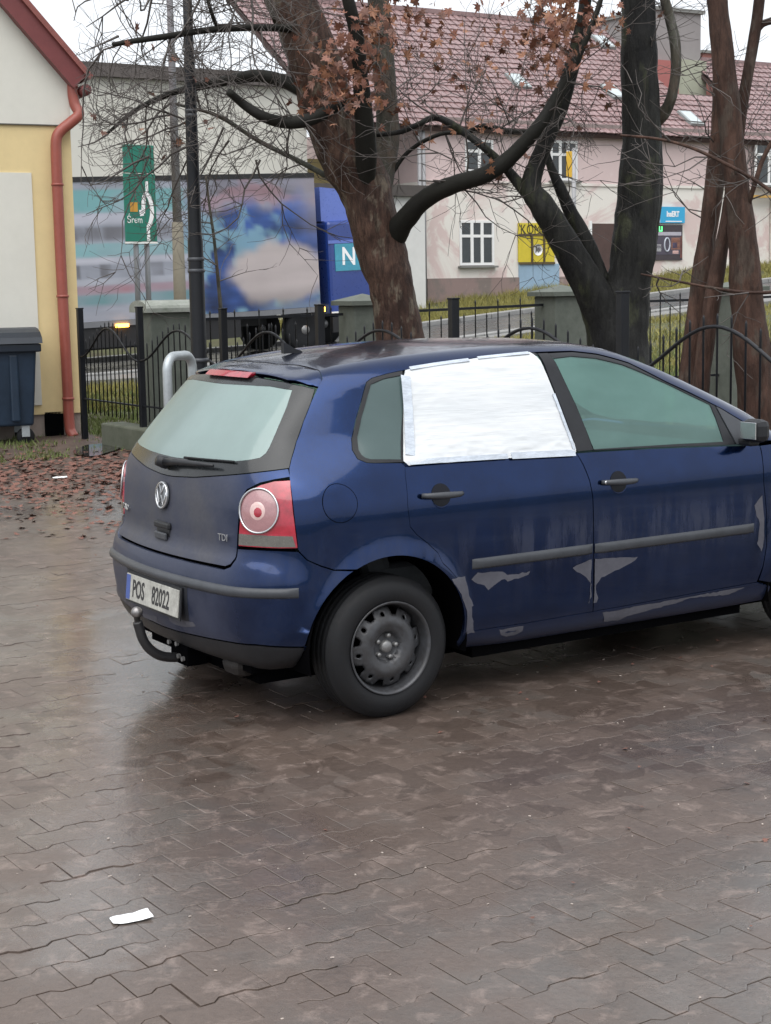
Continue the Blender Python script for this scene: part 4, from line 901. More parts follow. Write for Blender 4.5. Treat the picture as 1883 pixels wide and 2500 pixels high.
# footing
mb = MB(); nseg = 14
ys = np.linspace(10.55, -2.2, nseg)
mb.bbox(cw(FX, (10.55-2.2)/2, .105), (.28, 12.75, .33), (CH, CL, UP), b=.02); tag(mb.build('fence_footing', MOSSC), 'low mossy concrete footing under the wavy iron fence', 'footing')
POSTL = ['black fence post against the corner of the yellow building', 'black fence post in front of the wide concrete pillar', 'black fence post between the lamp post and the brown plane trunk', 'black fence post left of the pillar behind the plane tree', 'black fence post between the plane tree and the forked tree', 'thick black fence post in front of the forked dark tree', 'black fence post ahead of the car bonnet', 'black fence post farthest beyond the car bonnet']
for i, (y, zt) in enumerate(zip(FY, FT)):
    b_ = cw(FX-.0, y, 0 if i == 0 else .26); mb = MB(); mb.bbox(cw(FX, y, (zt+(0 if i == 0 else .26))/2), (.065, .065, zt-(0 if i == 0 else .26)), (CH, CL, UP), b=.006); e = empty('fence_post', b_, 0, POSTL[i], 'post', 'posts of the wavy iron fence'); mb.build('shaft', IRON, e)
    mb = MB(); mb.bbox(cw(FX, y, zt+.006), (.073, .073, .014), (CH, CL, UP), b=.004); mb.build('cap', IRON, e)
PANL = ['wavy black iron fence panel beside the yellow building', 'wavy black iron fence panel across the wide concrete pillar', 'wavy black iron fence panel just right of the lamp post', 'wavy black iron fence panel at the foot of the plane tree', 'wavy black iron fence panel between plane tree and forked tree', 'wavy black iron fence panel in front of the reddish trunks', 'wavy black iron fence panel ahead of the car bonnet']
for i in range(7):
    y0, y1 = FY[i]-.033, FY[i+1]+.033; z0 = (FT[i]+FT[i+1])/2-1.53
    e = empty('iron_fence', cw(FX, (y0+y1)/2, .26), 0, PANL[i], 'fence', 'panels of the wavy iron fence')
    mb = MB(); mb.tube([cw(FX-.02, y0+(y1-y0)*k/24, 1.145+z0-.165*math.cos(2*math.pi*k/24)) for k in range(25)], .0125, 6); mb.build('wave_bar', IRON, e)
    mb = MB(); mb.box(cw(FX, (y0+y1)/2, .50+z0), (.03, y0-y1, .016), (CH, CL, UP)); mb.build('rail', IRON, e)
    n = 13
    for k in range(n):
        u = (k+1)/(n+1); zt = 1.26+z0-.10*math.cos(2*math.pi*u)+.03*math.sin(math.pi*u); zb = .33; p_ = cw(FX, y0+(y1-y0)*u)
        mb = MB(); mb.tube([p_+UP*zb, p_+UP*(zt-.05), p_+UP*(zt-.02), p_+UP*zt], [.0075, .0075, .0085, .001], 5); mb.build('picket', IRON, e)
# concrete pillars of the street fence
PY = RAD(27); a1 = np.array([math.cos(PY), math.sin(PY), 0]); a2 = np.array([-math.sin(PY), math.cos(PY), 0])
PIL = [(352, 650, 17.75, .46, 'wide grey concrete pillar with rounded pale cap behind the lamp post'), (783, 636, 18.5, .42, 'green-grey pillar partly hidden by the plane tree trunk'), (1212, 617, 19.3, .46, 'green-grey pillar with flat cap beside the forked tree'), (1590, 607, 20.2, .46, 'dark green-grey pillar between the reddish trunks')]
PP = []
for k, (x, y, Y, wd, lb) in enumerate(PIL):
    c = at(x, y, Y); zt = c[2]; PP.append((c[0], c[1], zt)); e = empty('fence_pillar', (c[0], c[1], 0), 0, lb, 'pillar', 'pillars of the street fence')
    mb = MB(); mb.bbox((c[0], c[1], (zt-.12)/2-.1), (wd, wd, zt-.12+.2), (a1, a2, UP), b=.015); mb.build('shaft', PILLC, e)
    mb = MB(); cc = np.array([c[0], c[1], zt-.12]); hw = wd/2+.06
    if k == 0:
        n = 10; pr = [(-hw, 0), (hw, 0)]+[(hw*math.cos(a), .045+.085*math.sin(a)) for a in np.linspace(0, math.pi, n)]
        mb.prism([cc+a2*u+UP*v-a1*hw for u, v in pr], a1*2*hw)
    else:
        P = [cc-a1*hw-a2*hw, cc+a1*hw-a2*hw, cc+a1*hw+a2*hw, cc-a1*hw+a2*hw]; h2 = .05
        mb.add(P+[p+UP*h2 for p in P]+[cc+UP*.13], [(0, 3, 2, 1), (0, 1, 5, 4), (1, 2, 6, 5), (2, 3, 7, 6), (3, 0, 4, 7), (4, 5, 8), (5, 6, 8), (6, 7, 8), (7, 4, 8)])
    mb.build('cap', CAPC if k == 0 else PILLC, e)
SPL = ['straight black iron fence between the wide pillar and the pillar behind the plane tree', 'straight black iron fence between the plane tree and the forked tree', 'straight black iron fence between the forked tree and the reddish trunks', 'straight black iron fence beyond the reddish trunks']
PP.append((PP[3][0]+2.3, PP[3][1]+.8, PP[3][2]+.06))
for k in range(4):
    A = np.array(PP[k]); B = np.array(PP[k+1]); d = B-A; L_ = np.hypot(d[0], d[1]); u = np.array([d[0]/L_, d[1]/L_, 0]); nn = np.array([-u[1], u[0], 0]); e = empty('street_fence', ((A+B)/2)*np.array([1, 1, 0]), 0, SPL[k], 'fence', 'panels of the street fence')
    A0 = A+d*(.24/L_); B0 = B-d*(.24/L_); rz = -.215
    for zz, th in ((rz, .030), (-1.15, .025)):
        mb = MB(); dd = (B0-A0); ll = np.linalg.norm(dd); mb.box((A0+B0)/2+UP*zz, (ll, .035, th), (dd/ll, nn, np.cross(dd/ll, nn))); mb.build('rail', IRON, e)
    n = int(ll/.135)
    for i in range(1, n):
        p_ = A0+(B0-A0)*i/n; tall = .10 if i % 2 == 0 else -.06
        mb = MB(); mb.tube([p_-UP*1.4, p_+UP*(rz+tall-.06), p_+UP*(rz+tall-.035), p_+UP*(rz+tall)], [.008, .008, .012, .001], 5); mb.build('picket', IRON, e)
# lamp post
lp = at(431, 790, 14.9); LX, LY = lp[0], lp[1]
e = empty('lamp_post', (LX, LY, 0), 0, 'tall black tapered lamp post with ring collars behind the parked car', 'lamp post')
def zat(x, y, Y): return at(x, y, Y)[2]
mb = MB(); mb.lathe([(.115, 0), (.115, .10), (.085, .14), (.080, .95), (.073, 1.0), (.070, 2.15), (.062, 2.2), (.050, 3.75), (.044, 3.8), (.038, 5.2), (0, 5.2)], (LX, LY, 0), UP, 20); mb.build('post', IRON, e)
LBAND = M('worn_band', (.055, .06, .07), .4, .2, 14)
for yy, r in ((240, .054), (250, .054), (560, .076), (585, .078), (778, .088), (802, .090)):
    z = zat(405 if yy < 300 else 425, yy, 14.9); mb = MB(); mb.lathe([(r-.02, -.022), (r, -.014), (r+.003, 0), (r, .014), (r-.02, .022)], (LX, LY, z), UP, 20); mb.build('collar', LBAND, e)
mb = MB(); mb.lathe([(.03, 5.15), (.05, 5.25), (.13, 5.35), (.17, 5.7), (.19, 5.72), (.10, 5.86), (.02, 5.92), (0, 5.93)], (LX, LY, 0), UP, 12); mb.build('lantern', IRON, e)
# guard hoop
GALV = M('galvanised_tube', (.42, .46, .48), .38, .15, 6, .05, 60, metal=.35, c2=(.33, .36, .38))
h0 = at(361, 790, 13.6); hd_ = np.array([.165, .40, 0]); r0 = .12; zt = zat(375, 760, 13.7)-.038
pts = [h0*np.array([1, 1, 0])]; L_ = np.linalg.norm(hd_); hu = hd_/L_; b0 = h0*np.array([1, 1, 0])
pts = [b0, b0+UP*(zt-r0)]+[b0+hu*(r0-r0*math.cos(a))+UP*(zt-r0+r0*math.sin(a)) for a in np.linspace(.2, math.pi/2, 6)]+[b0+hu*(L_-r0+r0*math.sin(a))+UP*(zt-r0+r0*math.cos(a)) for a in np.linspace(0, math.pi/2-.2, 6)]+[b0+hd_+UP*(zt-r0), b0+hd_]
mb = MB(); mb.tube(pts, .040, 14); tag(mb.build('guard_hoop', GALV), 'pale galvanised tube hoop guarding the lamp post', 'barrier')
# waste container
BINM = M('bin_plastic', (.017, .032, .056), .42, .25, 2.5, .08, 60, c2=(.012, .022, .038), spec=.35); LIDM = M('bin_lid', (.014, .020, .030), .4, .25, 4, .06, 60, spec=.3)
bz0 = at(52, 955, 18.1); by = RAD(20); b1 = np.array([math.cos(by), math.sin(by), 0]); b2 = np.array([-math.sin(by), math.cos(by), 0])
BR = at(88, 930, 18.1)*np.array([1, 1, 0]); BW, BD = 1.30, .95; bc_ = BR-b1*BW/2+b2*BD/2
e = empty('waste_container', tuple(bc_), 0, 'blue-grey four-wheeled waste container with dark lid against the yellow building', 'bin')
zb, zt = .22, zat(88, 745, 18.1)
mb = MB(); lo = [bc_+b1*sx*(BW/2-.06)+b2*sy*(BD/2-.07)+UP*zb for sx, sy in ((-1, -1), (1, -1), (1, 1), (-1, 1))]; hi = [bc_+b1*sx*BW/2+b2*sy*BD/2+UP*zt for sx, sy in ((-1, -1), (1, -1), (1, 1), (-1, 1))]
mb.add(lo+hi, [(0, 3, 2, 1), (4, 5, 6, 7)]+[(i, (i+1) % 4, 4+(i+1) % 4, 4+i) for i in range(4)]); tub = mb.build('tub', BINM, e); bv_ = tub.modifiers.new('bevel', 'BEVEL'); bv_.width = .03; bv_.segments = 3
mb = MB(); mb.bbox(bc_+UP*(zt-.03)-b2*0, (BW+.09, BD+.09, .09), (b1, b2, UP), b=.015); mb.build('rim', LIDM, e)
n = 9; pr = [((BD/2+.06)*math.cos(a), .02+.17*math.sin(a)) for a in np.linspace(0, math.pi, n)]; mb = MB(); mb.prism([bc_+UP*zt+b2*u+UP*v-b1*(BW/2+.06) for u, v in pr], b1*(BW+.12)); mb.build('lid', LIDM, e)
for sx in (-.3, .3):
    mb = MB(); mb.bbox(bc_+b1*sx*BW-b2*(BD/2-.02)+UP*.65, (.10, .05, .75), (b1, b2, UP), b=.02); mb.build('rib', BINM, e)
for sx, sy in ((-1, -1), (1, -1), (1, 1), (-1, 1)):
    c = bc_+b1*sx*(BW/2-.15)+b2*sy*(BD/2-.14); mb = MB(); mb.lathe([(0, -.025), (.085, -.025), (.10, -.012), (.10, .012), (.085, .025), (0, .025)], c+UP*.10, b2, 20); wl = mb.build('castor', RUBBER, e)
    mb = MB(); mb.bbox(c+UP*.18+b2*.04, (.09, .012, .17), (b1, b2, UP), b=.004); mb.bbox(c+UP*.18-b2*.04, (.09, .012, .17), (b1, b2, UP), b=.004); mb.bbox(c+UP*.225, (.11, .10, .02), (b1, b2, UP), b=.004); mb.build('castor_fork', GALV, wl)

# ------------------------------------------------------------------ yellow building
YELL = M('yellow_render', (.70, .56, .30), .85, .08, 1.5, .25, 120); CREAM = M('cream_render', (.64, .63, .57), .85, .06, 1.2, .25, 120)
REDM = M('red_painted_metal', (.165, .040, .040), .45, .15, 5, .05, 40); PIPEM = M('terracotta_pipe', (.29, .075, .055), .42, .15, 5, .04, 40)
wy = RAD(26); w1 = np.array([math.cos(wy), math.sin(wy), 0]); w2 = np.array([-math.sin(wy), math.cos(wy), 0])
WC = at(181, 948, 19.1)*np.array([1, 1, 0]); YW = 7.0
e = empty('yellow_building', tuple(WC), 0, 'yellow rendered building with cream gable, red roof edge and red downpipe', 'building')
def wpt(u, z, n=0): return WC-w1*u-w2*n+UP*z             # u metres leftwards from the corner, n out of the wall
def zw(x, y): # height on the wall plane at a photo position
    d = CF+(x*K-941.5)/FPX*CR-(y*K-1250)/FPX*CU; o = np.array([0, 0, CAM_H]); t = ((WC-o)@w2)/(d@w2); p = o+d*t; return p[2], (WC-p)@w1
zs, _ = zw(80, 271); zeave, ue = zw(160, 150); zplinth, _ = zw(95, 895); zp2, _ = zw(40, 373)
zv0, uv0 = zw(152, 150); zv1, uv1 = zw(22, 0); slope = (zv1-zv0)/(uv1-uv0)
mb = MB(); mb.prism([wpt(0, zplinth), wpt(YW, zplinth), wpt(YW, zs), wpt(0, zs)], w2*6.0); mb.build('wall', YELL, e)
mb = MB(); mb.prism([wpt(.02, -.1, -.03), wpt(YW, -.1, -.03), wpt(YW, zplinth-.004, -.03), wpt(.02, zplinth-.004, -.03)], w2*5.9); mb.build('plinth', M('plinth_render', (.30, .25, .22), .8, .2, 3, .2, 60), e)
gtop = zs; um = YW/2
mb = MB(); mb.prism([wpt(0, zs+.012, .02), wpt(YW, zs+.012, .02), wpt(YW, zeave, .02), wpt(um, zeave+slope*um, .02), wpt(0, zeave, .02)], w2*6.02); mb.build('gable', CREAM, e)
up0, uP = zw(67, 372); pb, _ = zw(85, 700)
mb = MB(); mb.prism([wpt(uP, .4, .018), wpt(uP+2.6, .4, .018), wpt(uP+2.6, zp2, .018), wpt(uP, zp2, .018)], w2*.03); mb.build('cream_panel', CREAM, e)
mb = MB(); mb.box(wpt(YW/2, zs+.006, .012), (YW, .03, .012), (w1, w2, UP)); mb.build('string_line', M('painted_shadow_gap', (.10, .10, .09), .8), e)  # dark strip, shadow line between wall and gable put into its colour
# verge boards and eaves
th = math.atan(slope)
for sg in (1, -1):
    A = wpt(-.10, zeave-.10*slope-.04, .10) if sg > 0 else wpt(YW+.10, zeave-.10*slope-.04, .10); B = wpt(um, zeave+slope*um+.02, .10); d = B-A; L_ = np.linalg.norm(d); d = d/L_
    mb = MB(); mb.box((A+B)/2, (L_, .12, .22), (d, w2, np.cross(d, w2))); mb.build('verge_board', REDM, e)
    mb = MB(); mb.box((A+B)/2+w2*3.1+np.cross(d, w2)*(.12 if np.cross(d, w2)[2] > 0 else -.12), (L_+.1, 6.4, .06), (d, w2, np.cross(d, w2))); mb.build('roof', M('red_roof_tile', (.22, .07, .06), .6, .25, 6, .3, 30), e)
mb = MB(); mb.tube([wpt(-.17, zeave-.24, .14), wpt(-.17, zeave-.24, -6.1)], .065, 10); mb.build('gutter', REDM, e)
# downpipe: from the gutter, swan neck, down the wall
def wp(x, y, n=.09): z, u = zw(x, y); return wpt(u, z, n)
dp = [wp(156, 168, .02), wp(156, 200, .03), wp(160, 228, .05), wp(166, 248, .09), wp(150, 265), wp(128, 283), wp(119, 297), wp(117, 325), wp(122, 450), wp(130, 620), wp(141, 820), wp(147, 925, .09), wp(153, 943, .14)]
mb = MB(); mb.tube(crspline(dp, 6), pxm(11.5, 19.0), 14); dpo = mb.build('downpipe', PIPEM, e)
for yy in (400, 640, 860):
    x_ = np.interp(yy, [325, 450, 620, 820, 925], [117, 122, 130, 141, 147]); c = wp(x_, yy); mb = MB(); mb.lathe([(.066, -.015), (.072, -.012), (.072, .012), (.066, .015)], c, UP, 14); mb.box(c+w2*.05, (.02, .1, .02), (w1, w2, UP)); mb.build('pipe_bracket', PIPEM, dpo)
mb = MB(); q_, u_ = zw(118, 915); mb.box(wpt(u_, .16, -.02), (.22, .04, .30), (w1, w2, UP)); mb.build('vent_opening', DARK, e)

# ------------------------------------------------------------------ houses across the street
def onS(x, y, t):
    """photo position -> (s, z) on the vertical plane at street offset t"""
    d = CF+(x*K-941.5)/FPX*CR-(y*K-1250)/FPX*CU; o = np.array([0, 0, CAM_H]); k = (t-(o@E2))/(d@E2); p = o+d*k; return p@E1, p[2]
def patchy(name, c1, c2, c3, sc=.5):
    m, nt, b, o = newmat(name); n1 = noise_tex(nt, sc, 6, .65, dist=.6); n2 = noise_tex(nt, sc*4, 6, .7); n3 = noise_tex(nt, 40, 4)
    c = mixrgb(nt, ramp(nt, n1, [(.46, (0, 0, 0)), (.53, (1, 1, 1))]), c1, c2); c = mixrgb(nt, ramp(nt, n2, [(.58, (0, 0, 0)), (.72, (.7, .7, .7))]), c, c3)
    nt.links.new(c, b.inputs['Base Color']); b.inputs['Roughness'].default_value = .9; bump(nt, b, mth(nt, 'ADD', n2, n3), .3, .02); return m
PINK = patchy('faded_pink_render', (.60, .475, .465), (.63, .50, .49), (.66, .57, .545), .35); PINKLOW = patchy('patched_pale_render', (.72, .685, .635), (.62, .50, .475), (.65, .61, .555), .55)
PLIN = patchy('stained_plinth', (.26, .19, .175), (.20, .165, .15), (.36, .30, .27), .7)
WFR = M('white_window_frame', (.78, .78, .77), .4, .06, 10); PANE = M('dark_pane', (.035, .042, .045), .10, .3, 3, rvar=.03, spec=.6)
TILE = M('red_clay_tile', (.225, .145, .145), .28, .45, 2.2, .2, 30, c2=(.15, .092, .090))
BT = 38.4
sL, _ = onS(920, 500, BT); _, zE = onS(1100, 262, BT); sR = sL+13.5; zG = gz(sL, BT)
pb_ = ST(sL, BT, zG); e = empty('pink_house', tuple(pb_), 0, 'long two-storey house with faded pink and cream render and red tiled roof', 'house'); PH = e
_, zF = onS(1250, 398, BT); _, zPl = onS(1060, 600, BT)
DEP = 8.0
def wallbox(name, s0, s1, z0, z1, t0, t1, mat, parent):
    mb = MB(); mb.box(ST((s0+s1)/2, (t0+t1)/2, (z0+z1)/2), (s1-s0, t1-t0, z1-z0), (E1, E2, UP)); return mb.build(name, mat, parent)
wallbox('upper_wall', sL, sR, zF, zE, BT, BT+DEP, PINK, e)
wallbox('lower_wall', sL+.003, sR, zPl+.003, zF-.003, BT-.004, BT+DEP, PINKLOW, e)
wallbox('plinth', sL+.006, sR, zG-.6, zPl, BT-.05, BT+DEP, PLIN, e)
wallbox('string_course', sL, sR, zF-.05, zF+.03, BT-.05, BT-.008, PINKLOW, e)
wallbox('cornice', sL-.05, sR, zE-.26, zE+.02, BT-.16, BT-.006, M('dark_cornice', (.23, .185, .175), .85, .2, 1), e)  # cornice in a darker, browner tone than the walls
def window(x0, y0, x1, y1, cols, rows, parent, t=BT, frame=WFR, split=.33, depth=.05, sillm=None):
    s0, za = onS(x0, (y0+y1)/2, t); s1, _ = onS(x1, (y0+y1)/2, t); _, z1 = onS((x0+x1)/2, y0, t); _, z0 = onS((x0+x1)/2, y1, t)
    mb = MB(); f = .07
    def bar(a, b, c, d): mb.box(ST((a+b)/2, t-.02, (c+d)/2), (b-a, depth, d-c), (E1, E2, UP))
    bar(s0, s1, z0, z0+f); bar(s0, s1, z1-f, z1); bar(s0, s0+f, z0+f, z1-f); bar(s1-f, s1, z0+f, z1-f)
    cs = [s0+f+(s1-s0-2*f)*k/cols for k in range(cols+1)]; zs_ = [z0+f, z1-f] if rows == 1 else [z0+f, z1-f-(z1-z0-2*f)*split, z1-f]
    for k in range(1, cols): bar(cs[k]-.05, cs[k]+.05, z0+f, z1-f)
    for zz in zs_[1:-1]:
        for k in range(cols): bar(cs[k]+(.05 if k else 0), cs[k+1]-(.05 if k < cols-1 else 0), zz-.04, zz+.04)
    o = mb.build('window', frame, parent)
    for i in range(cols):
        for j in range(len(zs_)-1):
            p = MB(); p.box(ST((cs[i]+cs[i+1])/2, t-.012, (zs_[j]+zs_[j+1])/2), (cs[i+1]-cs[i]-.02, .016, zs_[j+1]-zs_[j]-.02), (E1, E2, UP)); p.build('pane', PANE, o)
    p = MB(); p.box(ST((s0+s1)/2, t-.09, z0-.045), (s1-s0+.12, .16, .05), (E1, E2, UP)); p.build('sill', sillm or CONC, o)
    return o
window(992, 476, 1066, 573, 3, 2, e); window(1004, 302, 1064, 372, 2, 2, e); window(1188, 304, 1246, 390, 3, 2, e)
# yellow shop board, blue apron, doorway, shop sign, poster window
def flat(name, x0, y0, x1, y1, mat, parent, t=BT, out=.03, d=.03):
    s0, _ = onS(x0, (y0+y1)/2, t); s1, _ = onS(x1, (y0+y1)/2, t); _, z1 = onS((x0+x1)/2, y0, t); _, z0 = onS((x0+x1)/2, y1, t)
    mb = MB(); mb.box(ST((s0+s1)/2, t-out, (z0+z1)/2), (s1-s0, d, z1-z0), (E1, E2, UP)); return mb.build(name, mat, parent), (s0, s1, z0, z1)
YB = M('yellow_board', (.60, .48, .035), .5, .1, 6); bo, (s0, s1, z0, z1) = flat('shop_board', 1118, 482, 1195, 566, YB, e, out=.045, d=.05)
bo['label'] = 'yellow shop board with dark lettering over panes'
BRN = M('brown_bar', (.10, .07, .03), .6); zz = z1-(z1-z0)*.30
for a, b_, c_, d_ in ((s0, s1, zz-.03, zz+.03), (s0+(s1-s0)*.36-.03, s0+(s1-s0)*.36+.03, z0, zz-.032), (s0+(s1-s0)*.70-.03, s0+(s1-s0)*.70+.03, z0, zz-.032), (s0, s1, z0-.07, z0-.004)):
    mb = MB(); mb.box(ST((a+b_)/2, BT-.085, (c_+d_)/2), (b_-a, .03, d_-c_), (E1, E2, UP)); mb.build('glazing_bar', BRN, bo)
put_text('KOMP', .40, ST(s0+.52, BT-.075, z1-.20), E1, UP, M('dark_brown_paint', (.05, .04, .01), .6), bo, sx=.85)
mb = MB(); cx, cz = s0+(s1-s0)*.53, z0+(zz-z0)*.45; mb.lathe([(0, .0), (.17, .0), (.17, .008)], ST(cx, BT-.074, cz), -E2, 20); mb.build('round_emblem', WFR, bo)
mb = MB()
for k in range(4): mb.tube([ST(cx-.09+.05*k, BT-.084, cz-.08+.03*(k % 2)), ST(cx-.05+.04*k, BT-.084, cz+.09-.04*(k % 2))], .012, 4)
mb.build('emblem_marks', INK, bo)
flat('blue_apron', 1120, 570, 1206, 634, M('pale_blue_paint', (.28, .40, .52), .8, .12, 2, .3, 20), e, out=.03, d=.05)
flat('doorway', 1277, 483, 1345, 590, M('brown_door', (.075, .042, .036), .6, .25, 3), e, out=.012, d=.03)
flat('door_frame', 1271, 477, 1276.5, 596, WFR, e, out=.03, d=.06)
bl, (s0, s1, z0, z1) = flat('shop_sign', 1416, 447, 1475, 482, M('cyan_sign', (.035, .36, .62), .4, .06, 5), e, out=.06, d=.08); bl['label'] = 'bright blue shop sign with white lettering'
WT = M('white_lettering', (.85, .86, .88), .4, .03, 5); put_text('InsERT', .23, ST((s0+s1)/2+.06, BT-.106, (z0+z1)/2+.02), E1, UP, WT, bl, sx=.80, bold=.010)
mb = MB(); mb.box(ST(s0+.05, BT-.104, (z0+z1)/2), (.1, .006, (z1-z0)*.94), (E1, E2, UP)); mb.build('sign_band', WT, bl)
mb = MB(); mb.box(ST((s0+s1)/2+.10, BT-.104, z0+.05), ((s1-s0)*.6, .006, .03), (E1, E2, UP)); mb.build('sign_rule', WT, bl)
sw, (s0, s1, z0, z1) = flat('shop_window', 1400, 486, 1472, 562, M('shop_window_dark', (.045, .034, .040), .2, .3, 3, rvar=.05), e, out=.03, d=.04)
def stick(name, u0, v0, u1, v1, c, em=None):
    mb = MB(); mb.box(ST(s0+(s1-s0)*(u0+u1)/2, BT-.054, z0+(z1-z0)*(v0+v1)/2), ((s1-s0)*(u1-u0), .006, (z1-z0)*(v1-v0)), (E1, E2, UP)); return mb.build(name, em or M('print_%02d%02d%02d' % tuple(int(q*99) for q in c), c, .4, .12, 12), sw)
stick('poster_band', .10, .70, .96, .80, (.42, .40, .46)); stick('poster', .10, .16, .98, .68, (.070, .060, .085)); stick('price_card', .10, .24, .36, .36, (.75, .75, .78)); stick('price_card', .12, .38, .36, .45, (.62, .60, .64)); stick('poster_figure', .66, .30, .92, .64, (.30, .14, .10)); stick('poster_figure', .70, .34, .84, .50, (.10, .12, .25)); stick('price_card', .70, .18, .88, .27, (.70, .45, .42)); stick('poster_edge', .93, .06, .985, .68, (.16, .06, .05))
mb = MB(); t_ = np.linspace(0, 2*math.pi, 21); mb.tube([ST(s0+(s1-s0)*(.53+.08*math.cos(a)), BT-.062, z0+(z1-z0)*(.44+.19*math.sin(a))) for a in t_], .025, 5, cap=False); mb.build('poster_ring', M('pale_print', (.55, .58, .66), .4), sw)
put_text('G', .20, ST(s0+(s1-s0)*.20, BT-.056, z0+(z1-z0)*.88), E1, UP, M('grey_letter', (.45, .47, .47), .5), sw, bold=.01)
put_text('LI', .20, ST(s0+(s1-s0)*.34, BT-.056, z0+(z1-z0)*.88), E1, UP, emis('green_neon', (.10, .9, .22), 1.2), sw, bold=.008, name='neon_letters')
# second rain pipe, and the pole with yellow plate stands on the pavement
GREYP = M('grey_pipe', (.30, .30, .31), .5, .15, 5)
for xx in (905, 914):
    s_, z_ = onS(xx, 640, BT); mb = MB(); mb.tube([ST(s_, BT-.12, gz(s_, BT)), ST(s_, BT-.12, zE-.3)], .055, 8); mb.build('rain_pipe', GREYP, e)
# roof: laid tile by tile
RD = 5.6; RH = onS(1100, 40, BT+5.6)[1]-zE; sl = np.array([0, RD, RH]); SLN = math.hypot(RD, RH); sv = (E2*RD+UP*RH)/SLN; sn = np.cross(E1, sv)
r0 = ST(sL-3.2, BT-.35, zE-.35*RH/RD); WR = sR-sL+9
cutA = onS(1405, 150, BT+3)[0]-(sL-3.2); cutB = onS(1528, 200, BT+3)[0]-(sL-3.2)
def rtop(c): return (SLN+.4)*(1 if c < cutA else .40 if c < cutB else .74)
mb = MB()
for a_, b_, h_ in ((0, cutA, SLN+.4), (cutA+.004, cutB, (SLN+.4)*.40), (cutB+.004, WR, (SLN+.4)*.74)): mb.prism([r0+E1*a_-sn*.06, r0+E1*b_-sn*.06, r0+E1*b_+sv*h_-sn*.06, r0+E1*a_+sv*h_-sn*.06], -sn*.12)
roof = mb.build('roof', M('roof_underlay', (.06, .035, .032), .8), e)
TW, TL = .25, .34; nrow = int((SLN+.4)/TL); ncol = int(WR/TW)
tv = []
for i in range(5):
    u = -TW/2+.008+(TW-.016)*i/4; h = .018*math.cos(math.pi*(i-2)/4*1.0)
    tv += [(u, -.035, h+.020), (u, TL, h-.012), (u, -.035, h-.006)]
tf = []
for i in range(4): a = i*3; b_ = a+3; tf += [(a, b_, b_+1, a+1), (a+2, b_+2, b_, a)]
tm = bpy.data.meshes.new('roof_tile'); tm.from_pydata(tv, [], tf); tm.materials.append(TILE)
cells = []; rq = random.Random(8)
for j in range(nrow):
    for i in range(ncol):
        if j*TL > rtop((i+.5)*TW)-.2: continue
        o_ = r0+E1*(i+.5)*TW+sv*(j*TL)+sn*(.012+rq.uniform(-.006, .006)); dd = o_-np.array([0, 0, CAM_H]); z = dd@CF; u = 941.5+FPX*(dd@CR)/z; v = 1250-FPX*(dd@CU)/z
        cells.append(((0 if (-20 < u < 1900 and v > -20) else 1), np.linalg.norm(dd), o_, rq.gauss(0, .012)))
cells.sort(key=lambda c: (c[0], c[1]))
RM = Matrix(((E1[0], sv[0], sn[0]), (E1[1], sv[1], sn[1]), (E1[2], sv[2], sn[2]))).to_4x4()
for c in cells[:300]:
    o = bpy.data.objects.new('roof_tile', tm); COL.objects.link(o); o.parent = roof; o.matrix_basis = Matrix.Translation(Vector(c[2]-np.array(e.location))) @ RM @ Matrix.Rotation(c[3], 4, 'Z')
V = []; F = []; tva = np.array([(*p, 1) for p in tv])
for c in cells[300:]:
    m_ = np.array(Matrix.Translation(Vector(c[2]-np.array(e.location))) @ RM @ Matrix.Rotation(c[3], 4, 'Z')); n0 = len(V); V += (tva @ m_.T)[:, :3].tolist(); F += [tuple(n0+i for i in f) for f in tf]
me = bpy.data.meshes.new('roof_tiles'); me.from_pydata(V, [], F); o = link('roof_tiles', me, TILE, roof); o['kind'] = 'stuff'
def skylight(x, y, wd=.55, hg=.8):
    d = CF+(x*K-941.5)/FPX*CR-(y*K-1250)/FPX*CU; o = np.array([0, 0, CAM_H]); k = ((r0-o)@sn)/(d@sn); p = o+d*k
    mb = MB(); mb.box(p+sn*.07, (wd, hg, .10), (E1, sv, sn)); s_ = mb.build('skylight', M('skylight_frame', (.25, .27, .27), .5), roof); mb = MB(); mb.box(p+sn*.125, (wd-.14, hg-.14, .012), (E1, sv, sn)); g = mb.build('pane', M('sky_pane', (.45, .50, .52), .08, .1, 3, rvar=.02), s_)
for x, y in ((1323, 203), (1118, 180), (1302, 95), (1490, 260)): skylight(x, y)
mb = MB(); q = onS(1330, 20, BT+RD); mb.box(r0+E1*cutA/2+sv*(SLN+.42), (cutA, .28, .14), (E1, E2, UP)); mb.box(r0+E1*(cutB+WR)/2+sv*((SLN+.42)*.74), (WR-cutB, .28, .14), (E1, E2, UP)); mb.build('ridge', TILE, roof)
# tall rendered fire wall block with red lower part, chimneys
TB = BT+3.6; s0, zt = onS(1418, 22, TB); s1, _ = onS(1514, 60, TB)
e = empty('fire_wall_block', tuple(ST((s0+s1)/2, TB, 2)), 0, 'tall grey rendered block with brick red side rising behind the tiled roof', 'building')
wallbox('wall', s0, s1, 2, zt, TB, TB+3, M('grey_render', (.27, .25, .25), .9, .12, .6, .2, 20), e)
wallbox('coping', s0-.1, s1+.1, zt+.003, zt+.12, TB-.1, TB+3.1, CONC, e)
sa, za = onS(1400, 128, TB-.3); sb, _ = onS(1462, 200, TB-.3); wallbox('red_side', sa, sb, 2, za, TB-.4, TB-.003, M('red_render', (.36, .13, .12), .9, .15, .8, .2, 20), e)
sa, za = onS(1462, 128, TB-.2); wallbox('cream_side', sb+.003, s1-.003, 2, za, TB-.3, TB-.004, M('pale_green_render', (.36, .37, .29), .9, .15, .8), e)
CHB = M('chimney_brick', (.24, .10, .085), .85, .3, 4, .3, 30)
